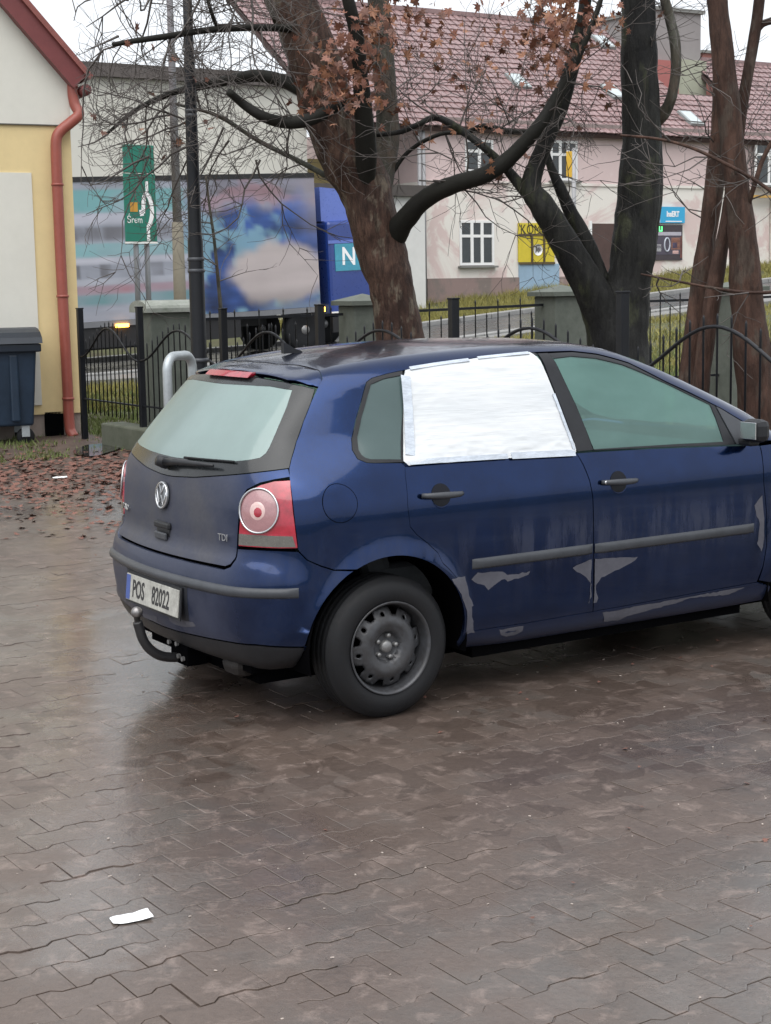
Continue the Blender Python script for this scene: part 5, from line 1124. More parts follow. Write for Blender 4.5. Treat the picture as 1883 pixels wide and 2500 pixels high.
for k, (x0, x1, y0, tt, lb) in enumerate(((1518, 1546, 108, BT+6, 'brick chimney beside the tall grey block'), (300, 346, 158, BT+6, 'squat brown chimney on the cream house roof'))):
    sa, za = onS(x0, y0, tt); sb, _ = onS(x1, y0, tt); zlow = za-1.9; c = ST((sa+sb)/2, tt, zlow); e2_ = empty('chimney', tuple(c), 0, lb, 'chimney')
    wallbox('stack', sa, sb, zlow, za-.1, tt, tt+.6, CHB, e2_); wallbox('cap', sa-.06, sb+.06, za-.097, za, tt-.06, tt+.66, CONC, e2_)
# house at the right edge
s0 = sR+.02; e = empty('beige_house', tuple(ST(s0+5, BT, gz(s0, BT))), 0, 'beige and pink house behind the reddish trunks with yellow window ledge', 'house')
wallbox('wall', s0+.02, s0+12, gz(s0, BT)-.4, zE-.3, BT-.2, BT+DEP-.1, PINKLOW, e); wallbox('plinth', s0+.03, s0+12, gz(s0, BT)-.5, gz(s0, BT)+.9, BT-.26, BT-.203, CONC, e)
sa, za = onS(1618, 423, BT-.2); wallbox('ledge', sa, sa+2.6, za-.06, za+.02, BT-.34, BT-.203, M('ochre_ledge', (.50, .30, .08), .6), e)
window(1630, 300, 1690, 400, 2, 2, e, t=BT-.2); wallbox('upper_band', s0+.04, s0+12, za+.6, zE-.32, BT-.215, BT-.2015, PINK, e)
# cream house behind the lorry, low outbuilding with yellow wall
CT = 39.5; s1, zt = onS(660, 172, CT); s0 = s1-26
e = empty('cream_house', tuple(ST(s1-8, CT, gz(s1, CT))), 0, 'large plain cream house behind the lorry', 'house')
wallbox('wall', s0, s1, -1, zt-.25, CT, CT+8, M('pale_cream_render', (.60, .585, .53), .9, .05, .8, .15, 20), e); wallbox('eaves', s0-.2, s1+.2, zt-.247, zt, CT-.25, CT+8.2, M('dark_eaves', (.10, .085, .08), .7, .2, 3), e)
wallbox('roof', s0-.1, s1+.1, zt+.003, zt+.14, CT+.1, CT+8, M('dark_roof_felt', (.07, .06, .055), .7), e)
s0_, zt = onS(640, 172, CT+1); OT = BT-.8
sa, za = onS(838, 404, OT); sb, _ = onS(917, 404, OT); e = empty('outbuilding', tuple(ST((sa+sb)/2, OT, gz(sa, OT))), 0, 'low white outbuilding with dark roof edge beside the pink house', 'building')
sa -= 2.5; sb = min(sb, sL-.25)
wallbox('wall', sa, sb, -.2, za-.25, OT, OT+3, M('white_render', (.62, .62, .60), .85, .08, 1), e); wallbox('roof_edge', sa-.1, sb+.1, za-.247, za+.05, OT-.2, OT+3.2, M('dark_roof_felt', (.07, .06, .055), .7), e)
_, zy = onS(880, 350, OT+3.4); wallbox('yellow_wall', sa, sb-.02, za-.3, zy, OT+3.3, OT+6, M('ochre_render', (.52, .42, .20), .85, .1, 1), e)
# ------------------------------------------------------------------ lorry passing on the road
TT = 31.3; sF, _ = onS(692, 500, TT); sBk = sF-13.6
gs = (gz(18, 31)-gz(12, 31))/6; D1 = E1+UP*gs; D1 /= np.linalg.norm(D1); D3 = np.cross(D1, E2)
_, zTop = onS(680, 373, TT); _, zBot = onS(680, 662, TT)
org = ST(sF, TT, gz(sF, TT)); lorry = empty('lorry', tuple(org), 0, 'blue lorry with colourful printed curtain trailer driving along the road', 'lorry')
def lp_(d, n, z): return org-D1*d+E2*n+D3*z                # d back from trailer front, n across, z above road
H0, H1 = zBot-org[2], zTop-org[2]
def trailer_col(d, v):
    """printed curtain: d metres back from the front edge, v 0 bottom .. 1 top"""
    x = 690-d*92.0; y = 372+(1-v)*300
    n = lambda a, b_, s=0: noise.fractal(Vector((d*a, v*b_, s)), .9, 2.0, 4)
    nz = n(.55, 7); n2 = n(1.4, 3, 5); sm = lambda a, b_, t: float(sstep(a, b_, np.array(t)))
    lil = np.array([.30, .32, .38]); teal = np.array([.14, .34, .36]); grey = np.array([.13, .13, .15]); blue = np.array([.022, .055, .19]); pink = np.array([.42, .37, .37]); rose = np.array([.34, .15, .18])
    c = lil*(1+.35*nz)
    def mixc_(c, k, f): return c*(1-f)+k*f
    # left: text bands
    for (ya, yb, k, f) in ((390, 437, teal, .9), (442, 462, np.array([.48, .48, .56]), .7), (470, 497, grey, .95), (505, 532, teal*1.15, .95), (536, 547, np.array([.50, .50, .57]), .7), (550, 578, grey, .95), (582, 594, np.array([.46, .46, .52]), .6), (596, 612, rose, .9), (616, 636, teal*.7, .9), (655, 675, np.array([.28, .28, .32]), .5)):
        w_ = sm(ya-5, ya+3, y)*(1-sm(yb-3, yb+5, y)); g = f*w_*(.55+.45*sm(-.2, .25, n(.5, 1.2, ya*.1)))
        if k is grey: g *= .35+.65*sm(-.05, .2, n(2.6, 1.0, ya))
        c = mixc_(c, k, min(1, g))
    # middle: deep blue field, pale blot, grey sky with rose streaks
    fb = sm(385, 440, x+25*n2)
    mid = blue*(1.1+.9*nz+.6*n2); mid = mixc_(mid, np.array([.20, .36, .44]), .75*sm(.02, .3, n(.9, 2.6, 21)))
    top = sm(455, 405, y+22*n2); mid = mixc_(mid, np.array([.26, .25, .30])*(1+.5*nz), top*.9); mid = mixc_(mid, rose*.9+.05, top*.5*sm(.0, .3, n(.8, 4, 31)))
    dx, dy = (x-600)/115, (y-588)/72; blot = sm(1.15, .80, math.hypot(dx, dy)+.18*n2); mid = mixc_(mid, pink*(1+.10*nz)*(1-.35*sm(610, 660, y)), blot)
    mid = mixc_(mid, np.array([.22, .26, .24]), .55*sm(640, 668, y)*sm(520, 600, x)); mid = mixc_(mid, np.array([.28, .25, .28]), .6*sm(625, 690, x)*(1-blot*.4)*sm(560, 420, y))
    c = mixc_(c, mid, fb); return np.clip(c, .008, .8)
nx_, nz_ = 220, 60; V = []; C = []
for i in range(nx_+1):
    for j in range(nz_+1):
        d = 13.6*i/nx_; v = j/nz_; V.append(lp_(d, -.012-.012*math.sin(d*5.2)**2*math.sin(math.pi*v), H0+(H1-.10-H0)*v)-org); C.append((*trailer_col(d, v), 1))
F = [(i*(nz_+1)+j, i*(nz_+1)+j+1, (i+1)*(nz_+1)+j+1, (i+1)*(nz_+1)+j) for i in range(nx_) for j in range(nz_)]
me = bpy.data.meshes.new('printed_curtain'); me.from_pydata([tuple(p) for p in V], [], F); ca = me.color_attributes.new('print', 'FLOAT_COLOR', 'POINT'); ca.data.foreach_set('color', np.array(C).ravel())
me.polygons.foreach_set('use_smooth', [True]*len(F))
m, nt, b, o_ = newmat('printed_tarpaulin'); at_ = nt.nodes.new('ShaderNodeAttribute'); at_.attribute_name = 'print'; nt.links.new(at_.outputs['Color'], b.inputs['Base Color']); b.inputs['Roughness'].default_value = .45; bump(nt, b, noise_tex(nt, 1.5, 4, .6), .15, .05)
link('printed_curtain', me, m, lorry)
TRB = M('trailer_body', (.16, .165, .18), .5, .15, 2); DKB = M('lorry_black', (.012, .012, .014), .6, .3, 4)
def lbox(name, d0, d1, n0, n1, z0, z1, mat, parent=None, b=None):
    mb = MB(); c = lp_((d0+d1)/2, (n0+n1)/2, (z0+z1)/2); (mb.bbox(c, (abs(d1-d0), abs(n1-n0), z1-z0), (D1, E2, D3), b=b) if b else mb.box(c, (abs(d1-d0), abs(n1-n0), z1-z0), (D1, E2, D3))); return mb.build(name, mat, parent or lorry)
lbox('trailer_box', .02, 13.58, .01, 2.5, H0+.01, H1-.11, TRB); lbox('roof_rail', 0, 13.6, -.03, 2.53, H1-.10, H1, DKB); lbox('side_rail', 0, 13.6, -.02, .10, H0-.12, H0-.005, TRB)
lbox('chassis', 1.0, 13.2, .7, 1.8, H0-.35, H0-.13, DKB); lbox('side_guard', 2.0, 7.0, .02, .07, .45, .95, DKB); lbox('pallet_box', 3.0, 5.5, .3, 2.1, .4, H0-.36, DKB)
def lwheel(d, n):
    c = lp_(d, n, .50); mb = MB(); mb.lathe([(.26, -.13), (.44, -.15), (.50, -.11), (.50, .11), (.44, .15), (.26, .13), (0, .10)], c, -E2, 28); w_ = mb.build('wheel', RUBBER, lorry); mb = MB(); mb.lathe([(.27, .12), (.24, .08), (.12, .06), (.10, .12), (0, .12)], c, -E2, 18); mb.build('rim', BOLT, w_)
for d in (-.9+.35, 5.1, 6.4, 7.7): lwheel(d+.9, .22); lwheel(d+.9, 2.28)
LB = M('lorry_blue', (.012, .040, .22), .3, .15, 3, coat=.8); LBL = M('lorry_blue_fairing', (.10, .16, .50), .3, .12, 3, coat=.6)
lbox('cab', -1.92, -.28, .02, 2.48, .75, H1-1.05, LB, b=.08); lbox('cab_step', -1.9, -.3, .0, .06, .40, .74, DKB); lwheel(-1.35, .20); lwheel(-1.35, 2.3)
mb = MB(); z0 = H1-1.05; mb.prism([lp_(-.28, .25, z0), lp_(-1.5, .25, z0), lp_(-.75, .25, H1-.35), lp_(-.28, .25, H1-.30)], E2*2.0); mb.build('wind_deflector', LBL, lorry)
lbox('sill_line', -1.91, -.29, .0, .018, .78, .86, WFR); lbox('waist_line', -1.91, -.29, .004, .018, H1-1.55, H1-1.48, LBL)
lbox('door_window', -1.8, -1.1, .002, .02, H1-1.9, H1-1.6, PANE); dc = lbox('cab_decal', -1.15, -.45, .003, .02, 1.75, 2.35, M('teal_decal', (.06, .30, .42), .4, .2, 5))
put_text('N', .55, lp_(-.80, -.002, 2.05), E1, UP, WT, dc, sx=.9, bold=.01)
AMB = emis('amber_marker', (1.0, .42, .05), 6.0)
sa, za = onS(268, 703, TT-.05); dd = (sF-sa)/(E1@D1); zr_ = za-(org-D1*dd)[2]; lbox('marker_lamp', dd-.14, dd+.14, -.06, -.02, zr_-.035, zr_+.035, AMB)
sa, za = onS(701, 668, TT-.05); dd = (sF-sa)/(E1@D1); zr_ = za-(org-D1*dd)[2]; lbox('marker_lamp', dd-.05, dd+.05, -.06, -.01, zr_-.05, zr_+.05, AMB)

# ------------------------------------------------------------------ road sign, street light mast, plate pole
SGN = M('sign_green', (.012, .175, .125), .4, .08, 2); POSTM = M('sign_post_grey', (.22, .23, .25), .45, .15, 6, metal=.3)
YS = 27.0; sy = RAD(-22)
tl = at(268, 372, YS); trp = at(333, 372, YS); c0 = at(303, 523, YS)
wpx = at(340, 520, YS)[0]-at(275, 520, YS)[0]; g1 = np.array([math.cos(sy), -math.sin(sy), 0]); g1 = np.array([.80, .60, 0]); WS = wpx/.80*.93; HS = at(303, 375, YS)[2]-at(306, 522, YS)[2]
gn = np.cross(g1, UP); cS = np.array([at(303, 450, YS)[0], YS, at(303, 449, YS)[2]])
base = np.array([cS[0], cS[1], gz(cS@E1, cS@E2)]); e = empty('direction_sign', tuple(base), 0, 'green roundabout direction sign on two grey posts in front of the lorry', 'road sign')
mb = MB(); mb.bbox(cS, (WS, .05, HS), (g1, -gn, UP), b=.012); sg = mb.build('panel', SGN, e)
mb = MB(); mb.box(cS-UP*(HS/2+.015), (WS, .06, .03), (g1, -gn, UP)); mb.build('edge_strip', WFR, sg)
def sp(u, v, o=.030): return cS+g1*(u*WS/2)+UP*(v*HS/2)+gn*o
mb = MB()
def ribbon(pts, wd):
    P = np.array([sp(u, v) for u, v in pts]); T = np.gradient(P, axis=0); T /= np.linalg.norm(T, axis=1)[:, None]; N = np.cross(T, gn); n = len(P); wd = np.full(n, wd) if np.isscalar(wd) else np.array(wd)
    mb.add(list(P+N*wd[:, None]/2)+list(P-N*wd[:, None]/2), [(i, i+1, n+i+1, n+i) for i in range(n-1)])
ribbon([(.42, .78), (.42, .45)], .05); ribbon([(.42, -.98), (.42, -.58)], .06)
ring = crspline([(.42, -.58), (.60, -.40), (.70, -.15), (.66, .12), (.55, .32), (.40, .40), (.25, .34), (.18, .20), (.16, .0), (.13, -.16)], 5); ribbon(ring, .075); ribbon([(.15, -.14), (-.10, -.16)], .10)
mb.build('roundabout_arrow', WT, sg)
mb = MB(); mb.box(sp(-.45, .02, .028), (WS*.24, .006, HS*.14), (g1, -gn, UP)); mb.build('route_number', M('sign_amber', (.55, .28, .04), .4), sg)
put_text('Śrem', .16, sp(-.42, -.36, .028), g1, UP, WT, sg, sx=.8)
for u in (-.25, .45):
    p = sp(u, 0, -.06); mb = MB(); mb.tube([np.array([p[0], p[1], base[2]-.05]), np.array([p[0], p[1], cS[2]+HS*.8])], .045, 8); mb.build('post', POSTM, e)
mb = MB(); mb.bbox(cS+UP*(HS*.5+HS*.205+.012), (WS*.97, .05, HS*.41), (g1, -gn, UP), b=.012); mb.build('upper_panel', SGN, e)
# concrete street-light mast
YM = 24.5; b0 = at(389, 640, YM); b0 = np.array([b0[0], b0[1], gz(b0@E1, b0@E2)]); e = empty('street_light_mast', tuple(b0), 0, 'slender grey concrete street light mast behind the black lamp post', 'street light')
zc_ = zat(380, 480, YM); mb = MB(); mb.tube([b0, np.array([b0[0], b0[1], zc_])], [.11, .085], 10); mb.build('lower_shaft', M('brown_concrete', (.17, .155, .12), .8, .2, 3), e)
mb = MB(); mb.tube([np.array([b0[0], b0[1], zc_+.002]), np.array([b0[0], b0[1], 6.3]), np.array([b0[0]+.03, b0[1]+.1, 6.9]), np.array([b0[0]+.1, b0[1]+.7, 7.3])], [.070, .045, .04, .03], 10); mb.build('upper_shaft', M('grey_steel_shaft', (.24, .24, .26), .6, .1, 3), e)
mb = MB(); mb.bbox(np.array([b0[0]+.12, b0[1]+.9, 7.33]), (.22, .6, .12), b=.03); mb.build('lantern', POSTM, e)
# pole with yellow plate before the pink house
YP = 44.0; q = at(1240, 480, YP); gzq = gz(q@E1, q@E2); e = empty('plate_pole', (q[0], q[1], gzq), 0, 'grey pole carrying a narrow yellow plate before the pink house', 'pole')
mb = MB(); mb.tube([(q[0], q[1], gzq), (q[0], q[1], zat(1237, 320, YP))], .06, 8); mb.build('pole', GREYP, e)
mb = MB(); mb.bbox(np.array([q[0]-.12, q[1], zat(1234, 355, YP)]), (.17, .04, zat(1234, 328, YP)-zat(1234, 384, YP)), b=.01); mb.build('plate', M('yellow_plate', (.60, .36, .03), .5), e)

# ------------------------------------------------------------------ trees
def bark(name, c1, c2, c3, sc=6, st=(1, 1, .45)):
    m, nt, b, o = newmat(name); n1 = noise_tex(nt, sc*.5, 5, .6, stretch=st, dist=.5); n2 = noise_tex(nt, sc*3, 6, .75, stretch=(1, 1, .22)); n3 = noise_tex(nt, sc, 4, .6, stretch=st)
    c = mixrgb(nt, ramp(nt, n1, [(.40, (0, 0, 0)), (.60, (1, 1, 1))]), c1, c2); c = mixrgb(nt, ramp(nt, n3, [(.55, (0, 0, 0)), (.62, (.85, .85, .85))]), c, c3)
    c = mixrgb(nt, ramp(nt, n2, [(.40, (0, 0, 0)), (.62, (.8,)*3)]), c, rgb(c1, .40)); nt.links.new(c, b.inputs['Base Color']); b.inputs['Roughness'].default_value = .6; b.inputs['Specular IOR Level'].default_value = .22; bump(nt, b, mth(nt, 'ADD', n2, n1), 1.0, .025); return m
BK1 = bark('plane_bark', (.040, .021, .016), (.115, .066, .048), (.20, .165, .125), 8); BK1G = bark('plane_bark_grey', (.060, .062, .048), (.085, .060, .045), (.11, .11, .09), 5)
BK2 = bark('dark_wet_bark', (.011, .011, .0115), (.024, .024, .021), (.046, .050, .028), 5); BK3 = bark('reddish_bark', (.050, .026, .019), (.092, .050, .036), (.075, .058, .046), 6)
TWG = M('twig_bark', (.078, .067, .062), .7, .35, 3); TWD = M('dark_branch_bark', (.010, .0095, .009), .6, .5, 4, .5, 30, c2=(.020, .020, .016), spec=.15)
LEAFS = [M('rust_leaf', (.195, .078, .050), .6, .35, 5), M('brown_leaf', (.145, .066, .046), .6, .35, 5), M('orange_leaf', (.24, .105, .055), .6, .3, 5)]
def limb(pts, Y=None):
    """photo positions (x, y, width, [Y]) -> 3d points and radii"""
    P = []; R = []
    for q in pts:
        y = q[3] if len(q) > 3 else Y; P.append(at(q[0], q[1], y)); R.append(pxm(q[2], y)/2)
    P = crspline(P, 5); R = np.interp(np.linspace(0, 1, len(P)), np.linspace(0, 1, len(R)), R); return P, R
def rough_tube(P, R, n=12, amp=.05, seed=0):
    P = np.array(P); P = dense(P, max(.05, R.max()*.4), False); R = np.interp(np.linspace(0, 1, len(P)), np.linspace(0, 1, len(R)), R)
    mb = MB(); mb.tube(P, R, n)
    v = np.array(mb.v); k = 0
    for i in range(len(P)):
        for j in range(n):
            q = v[k]; d = q-P[i]; f = 1+amp*noise.noise(Vector((q*3.0+seed).tolist()))+amp*.6*noise.noise(Vector((q*9.0).tolist())); mb.v[k] = tuple(P[i]+d*f); k += 1
    return mb
class Twigs:
    def __init__(s, seed): s.mb = MB(); s.r = random.Random(seed); s.tips = []
    def grow(s, p, d, L, r, lev, up=.15):
        n = max(3, int(L/.16)); P = [np.array(p)]; d = np.array(d)/np.linalg.norm(d)
        for i in range(n):
            d = d+np.array([s.r.gauss(0, .22), s.r.gauss(0, .22), s.r.gauss(0, .22)+.10*i/n+up*.10]); d /= np.linalg.norm(d); q = P[-1]+d*L/n
            if q[0] < -.183*q[1]: break
            P.append(q)
        n = len(P)-1
        if n < 2: return
        s.mb.tube(P, np.linspace(r, max(.0016, r*.3), len(P)), 4 if r > .008 else 3, cap=False); s.tips.append(P[-1])
        if lev > 0:
            for k in range(s.r.randint(3, 5)):
                i = s.r.randint(1, n); a = np.array([s.r.gauss(0, 1) for _ in range(3)]); a -= d*(a@d); a /= np.linalg.norm(a)+1e-9; s.grow(P[i], d*.75+a*.75, L*s.r.uniform(.40, .68), max(.0024, r*.55), lev-1, up)
    def along(s, P, R, n, L, lev, up=.15, lo=.15, hi=1.0, bias=None):
        P = np.array(P)
        for k in range(n):
            i = int(s.r.uniform(lo, hi)*(len(P)-2)); d = P[i+1]-P[i]; d /= np.linalg.norm(d)+1e-9; a = np.array([s.r.gauss(0, 1) for _ in range(3)]); a -= d*(a@d); a /= np.linalg.norm(a)+1e-9
            if bias is not None: a = a*.7+np.array(bias); a /= np.linalg.norm(a)
            s.grow(P[i], d*.45+a, L*s.r.uniform(.55, 1.2), s.r.uniform(.005, .009), lev, up)
lv, lf = [], []; add_leaf(lv, lf, np.zeros(3), 1.0, (0, 0, 1), 0, .35); lms = []
for k, mm in enumerate(LEAFS):
    for cu_ in (.15, .45):
        v_, f_ = [], []; add_leaf(v_, f_, np.zeros(3), 1.0, (0, 0, 1), 0, cu_); me = bpy.data.meshes.new('leaf'); me.from_pydata([tuple(p) for p in v_], [], f_); me.materials.append(mm); lms.append(me)
def hang_leaves(root, spots, seed):
    r = random.Random(seed)
    for (x, y, sx, sy, Y, n) in spots:
        for _ in range(n):
            p = at(r.gauss(x, sx), r.gauss(y, sy), Y+r.gauss(0, .35))-np.array(root.location); o = bpy.data.objects.new('leaf', r.choice(lms)); COL.objects.link(o); o.parent = root
            o.location = p; o.rotation_euler = (RAD(180)*r.random()+r.gauss(0, .6), r.gauss(0, .9), r.uniform(0, 6.28)); s_ = r.uniform(.08, .15); o.scale = (s_, s_, s_)
def leaf_mass(root, spots, seed):
    r = random.Random(seed); V = []; F = []; mi = []
    for (x, y, sx, sy, Y, n) in spots:
        for _ in range(n):
            p = at(r.gauss(x, sx), r.gauss(y, sy), Y+r.gauss(0, .5))-np.array(root.location); k = len(F); add_leaf(V, F, p, r.uniform(.07, .14), (r.gauss(0, 1), r.gauss(0, 1), r.gauss(0, .7)), r.uniform(0, 6.28), r.uniform(.1, .6)); mi += [r.randrange(3)]*(len(F)-k)
    me = bpy.data.meshes.new('leaves'); me.from_pydata([tuple(q) for q in V], [], F)
    for mm in LEAFS: me.materials.append(mm)
    me.polygons.foreach_set('material_index', mi); o = link('leaves', me, None, root); o['kind'] = 'stuff'
def tree(name, label, base, parts, cat='tree'):
    e = empty(name, base, 0, label, cat); out = {}
    for nm, pn, pts, Y, mat in parts:
        P, R = limb(pts, Y); mb = rough_tube(P, R, 18 if R.max() > .05 else 9, .13 if R.max() > .05 else .06); o = mb.build(pn, mat, e); out[nm] = (P, R)
    return e, out
Y1 = 14.8
e1_, L1 = tree('plane_tree', 'big leaning brown plane tree with rust leaves behind the car roof', tuple(at(868, 760, Y1)*np.array([1, 1, 0])), [
    ('trunk', 'trunk', [(874, 1020, 135), (872, 860, 120), (866, 740, 104), (852, 660, 100), (836, 590, 103), (816, 500, 108), (797, 430, 112), (770, 372, 118), (735, 310, 112), (708, 240, 112), (690, 170, 112), (665, 90, 96), (640, 10, 84), (618, -70, 78), (600, -150, 70), (560, -360, 42), (525, -620, 12)], Y1, BK1),
    ('second', 'trunk', [(806, 440, 70, 14.9), (822, 380, 52, 15.0), (836, 310, 46, 15.1), (834, 210, 48, 15.2), (826, 100, 44, 15.3), (815, -20, 40, 15.4), (806, -120, 34, 15.4), (800, -330, 20, 15.4), (785, -540, 7, 15.4)], None, BK1G),
    ('dark', 'branch', [(788, 415, 44, 14.72), (791, 350, 40, 14.55), (788, 270, 34, 14.4), (780, 180, 31, 14.3), (770, 80, 27, 14.2), (748, -20, 24, 14.1), (735, -100, 20, 14.1), (715, -280, 7, 14.1)], None, TWD),
    ('left', 'branch', [(788, 290, 20, 14.5), (768, 232, 22, 14.4), (738, 224, 26, 14.3), (700, 245, 27, 14.2), (655, 262, 28, 14.1), (610, 264, 27, 14.1), (565, 250, 23, 14.0), (525, 224, 18, 14.0), (494, 198, 14, 13.9)], None, TWD),
    ('right', 'branch', [(852, 505, 60, 14.75), (872, 478, 46, 14.6), (915, 432, 40, 14.4), (980, 398, 38, 14.2), (1050, 376, 36, 14.0), (1108, 335, 33, 13.9), (1158, 280, 30, 13.8), (1200, 215, 26, 13.8), (1233, 150, 21, 13.8), (1265, 85, 15, 13.8), (1295, 10, 11, 13.8), (1310, -60, 8, 13.8)], None, TWD),
    ('upleft', 'branch', [(640, 62, 20, 14.7), (590, 60, 16, 14.5), (520, 60, 15, 14.3), (440, 66, 14, 14.1), (370, 77, 13, 13.9), (300, 87, 12, 13.8), (243, 96, 9, 13.7)], None, TWD),
    ('midleft', 'branch', [(672, 205, 34, 14.8), (620, 178, 28, 14.9), (560, 163, 25, 15.0), (500, 172, 22, 15.1), (430, 186, 18, 15.2), (360, 205, 13, 15.3), (290, 240, 9, 15.4), (230, 290, 6, 15.5)], None, TWD),
    ('lowleft', 'branch', [(715, 385, 12, 14.9), (640, 345, 11, 15.1), (560, 305, 10, 15.2), (470, 250, 8, 15.3), (380, 225, 6, 15.4)], None, BK1G),
    ('up2', 'branch', [(612, 40, 44, 14.9), (585, -20, 40, 15.0), (560, -90, 36, 15.1), (515, -270, 20, 15.2), (470, -460, 6, 15.3)], None, BK1G),
    ('up3', 'branch', [(470, 62, 9, 14.2), (455, 20, 8, 14.1), (440, -30, 7, 14.1)], None, TWD),
    ('mid4', 'branch', [(836, 395, 9, 15.0), (880, 330, 9, 15.0), (950, 290, 9, 14.9), (1010, 285, 10, 14.9), (1045, 272, 12, 14.8), (1100, 284, 12, 14.8), (1145, 284, 9, 14.7)], None, TWD)])
tw = Twigs(21)
tw.along(*L1['upleft'], 18, 1.0, 2, .1, .1, 1); tw.along(*L1['midleft'], 22, 1.1, 2, 0, .1, 1); tw.along(*L1['lowleft'], 15, .9, 2, 0, .1, 1); tw.along(*L1['left'], 9, .9, 2, .1, .5, 1); tw.along(*L1['right'], 16, .9, 2, .1, .3, 1)
tw.along(*L1['dark'], 14, .8, 2, .4, .5, 1); tw.along(*L1['second'], 12, 1.0, 2, .3, .4, 1); tw.along(*L1['trunk'], 10, 1.1, 2, .2, .55, .9); tw.along(*L1['mid4'], 12, .7, 2, 0, .1, 1); tw.along(*L1['up2'], 10, 1.2, 2, .1, .1, 1); tw.along(*L1['up3'], 9, 1.0, 2, .1, .1, 1)
for (x, y, Y, dx, dz_) in ((300, 0, 13.9, -1, -.4), (250, 60, 13.9, -1, -.3), (420, -20, 14, -.4, -.9), (330, -30, 14, -.5, -.8), (540, -30, 14.2, -.3, -.9), (240, 110, 13.8, -1, -.3), (350, 230, 15.2, -1, -.5), (420, 250, 15.2, -.8, -.6), (500, 290, 15.2, -.7, -.7), (560, 330, 15.1, -.5, -.8), (250, 300, 15.4, -.9, -.4), (300, 330, 15.3, -.6, -.6), (420, 330, 15.1, -.8, -.4)):
    for k in range(2): tw.grow(at(x+random.uniform(-25, 25), y+random.uniform(-20, 20), Y), (dx+random.gauss(0, .3), random.gauss(0, .4), dz_+random.gauss(0, .3)), 1.15, .011, 2, 0)
o = tw.mb.build('twigs', TWG, e1_); o['kind'] = 'stuff'
hang_leaves(e1_, [(745, 120, 38, 40, 14.0, 40), (735, 200, 38, 25, 14.0, 26), (800, 150, 28, 50, 14.0, 16), (830, 40, 45, 25, 14.2, 20), (900, 60, 60, 40, 14.4, 16), (985, 130, 70, 60, 14.5, 14), (1060, 100, 60, 60, 14.4, 14), (1000, 250, 90, 40, 14.6, 12), (1210, 45, 38, 32, 13.8, 36), (1170, 80, 40, 30, 13.8, 18), (1230, 135, 22, 28, 13.7, 12), (1300, 30, 40, 25, 13.6, 8), (1295, 155, 4, 4, 13.3, 1), (340, 270, 50, 25, 15.3, 5), (300, 70, 30, 20, 13.8, 3), (1090, 220, 60, 40, 14.2, 8), (1290, 160, 30, 30, 13.6, 5), (1045, 355, 30, 20, 14, 3)], 4)
leaf_mass(e1_, [(745, 130, 40, 55, 14.2, 130), (790, 80, 40, 50, 14.3, 60), (740, 210, 40, 30, 14.2, 60), (880, 50, 60, 35, 14.6, 60), (1010, 110, 90, 60, 14.7, 45), (1210, 50, 40, 35, 14.0, 110), (1165, 90, 40, 35, 14.0, 50), (1225, 140, 20, 30, 13.9, 30), (1030, 240, 120, 50, 14.8, 35), (1300, 40, 45, 30, 13.9, 25), (400, 260, 90, 50, 15.3, 14)], 14)
Y2 = 14.3
e2_, L2 = tree('forked_tree', 'dark wet tree forking low into a leaning limb and a thick upright stem', tuple(at(1330, 790, Y2)*np.array([1, 1, 0])), [
    ('stem', 'trunk', [(1352, 1000, 190), (1345, 850, 160), (1338, 760, 132), (1345, 680, 112), (1358, 600, 100), (1372, 520, 94), (1380, 430, 90), (1384, 330, 84), (1384, 220, 80), (1381, 110, 76), (1378, 0, 70), (1376, -90, 66), (1372, -360, 42), (1366, -660, 12)], Y2, BK2),
    ('stem2', 'trunk', [(1362, 640, 70, 14.35), (1385, 560, 60, 14.4), (1398, 480, 56, 14.45), (1406, 400, 52, 14.45), (1406, 320, 48, 14.45), (1404, 255, 46, 14.45)], None, BK2),
    ('lean', 'trunk', [(1330, 780, 120, 14.25), (1306, 690, 86, 14.2), (1275, 620, 72, 14.15), (1240, 560, 66, 14.1), (1205, 500, 62, 14.05), (1170, 445, 54, 14.0), (1148, 408, 44, 14.0), (1158, 360, 38, 14.0), (1178, 310, 38, 14.0), (1200, 258, 37, 14.0), (1222, 190, 36, 14.0), (1242, 120, 32, 14.0), (1258, 50, 28, 14.0), (1268, -30, 24, 14.0), (1285, -200, 14, 14.0), (1300, -380, 5, 14.0)], None, BK2),
    ('offshoot', 'branch', [(1152, 430, 34, 14.0), (1120, 395, 24, 14.05), (1085, 355, 20, 14.1), (1045, 318, 18, 14.1), (1005, 288, 17, 14.2), (970, 265, 15, 14.2), (938, 254, 14, 14.3), (905, 268, 12, 14.3), (868, 284, 11, 14.4), (815, 292, 8, 14.5)], None, BK2),
    ('inner', 'branch', [(1300, 610, 44, 14.3), (1282, 560, 38, 14.3), (1258, 505, 34, 14.3), (1232, 455, 29, 14.3), (1212, 410, 24, 14.3), (1192, 365, 18, 14.3), (1178, 320, 13, 14.3)], None, BK2),
    ('stub', 'branch', [(1412, 262, 34, 14.4), (1437, 240, 24, 14.35), (1452, 205, 23, 14.3), (1460, 150, 22, 14.3), (1458, 90, 21, 14.3), (1446, 35, 20, 14.3), (1432, -20, 18, 14.3), (1412, -150, 11, 14.3), (1398, -290, 5, 14.3)], None, BK1G)])
tw = Twigs(33); tw.along(*L2['offshoot'], 8, .7, 2, .2, .2, 1); tw.along(*L2['lean'], 4, .8, 2, .2, .7, 1); tw.along(*L2['stub'], 3, .8, 2, .2, .2, 1); tw.along(*L2['stem'], 3, .8, 2, .0, .6, .9); tw.along(*L2['inner'], 2, .5, 1, .2, .5, 1)
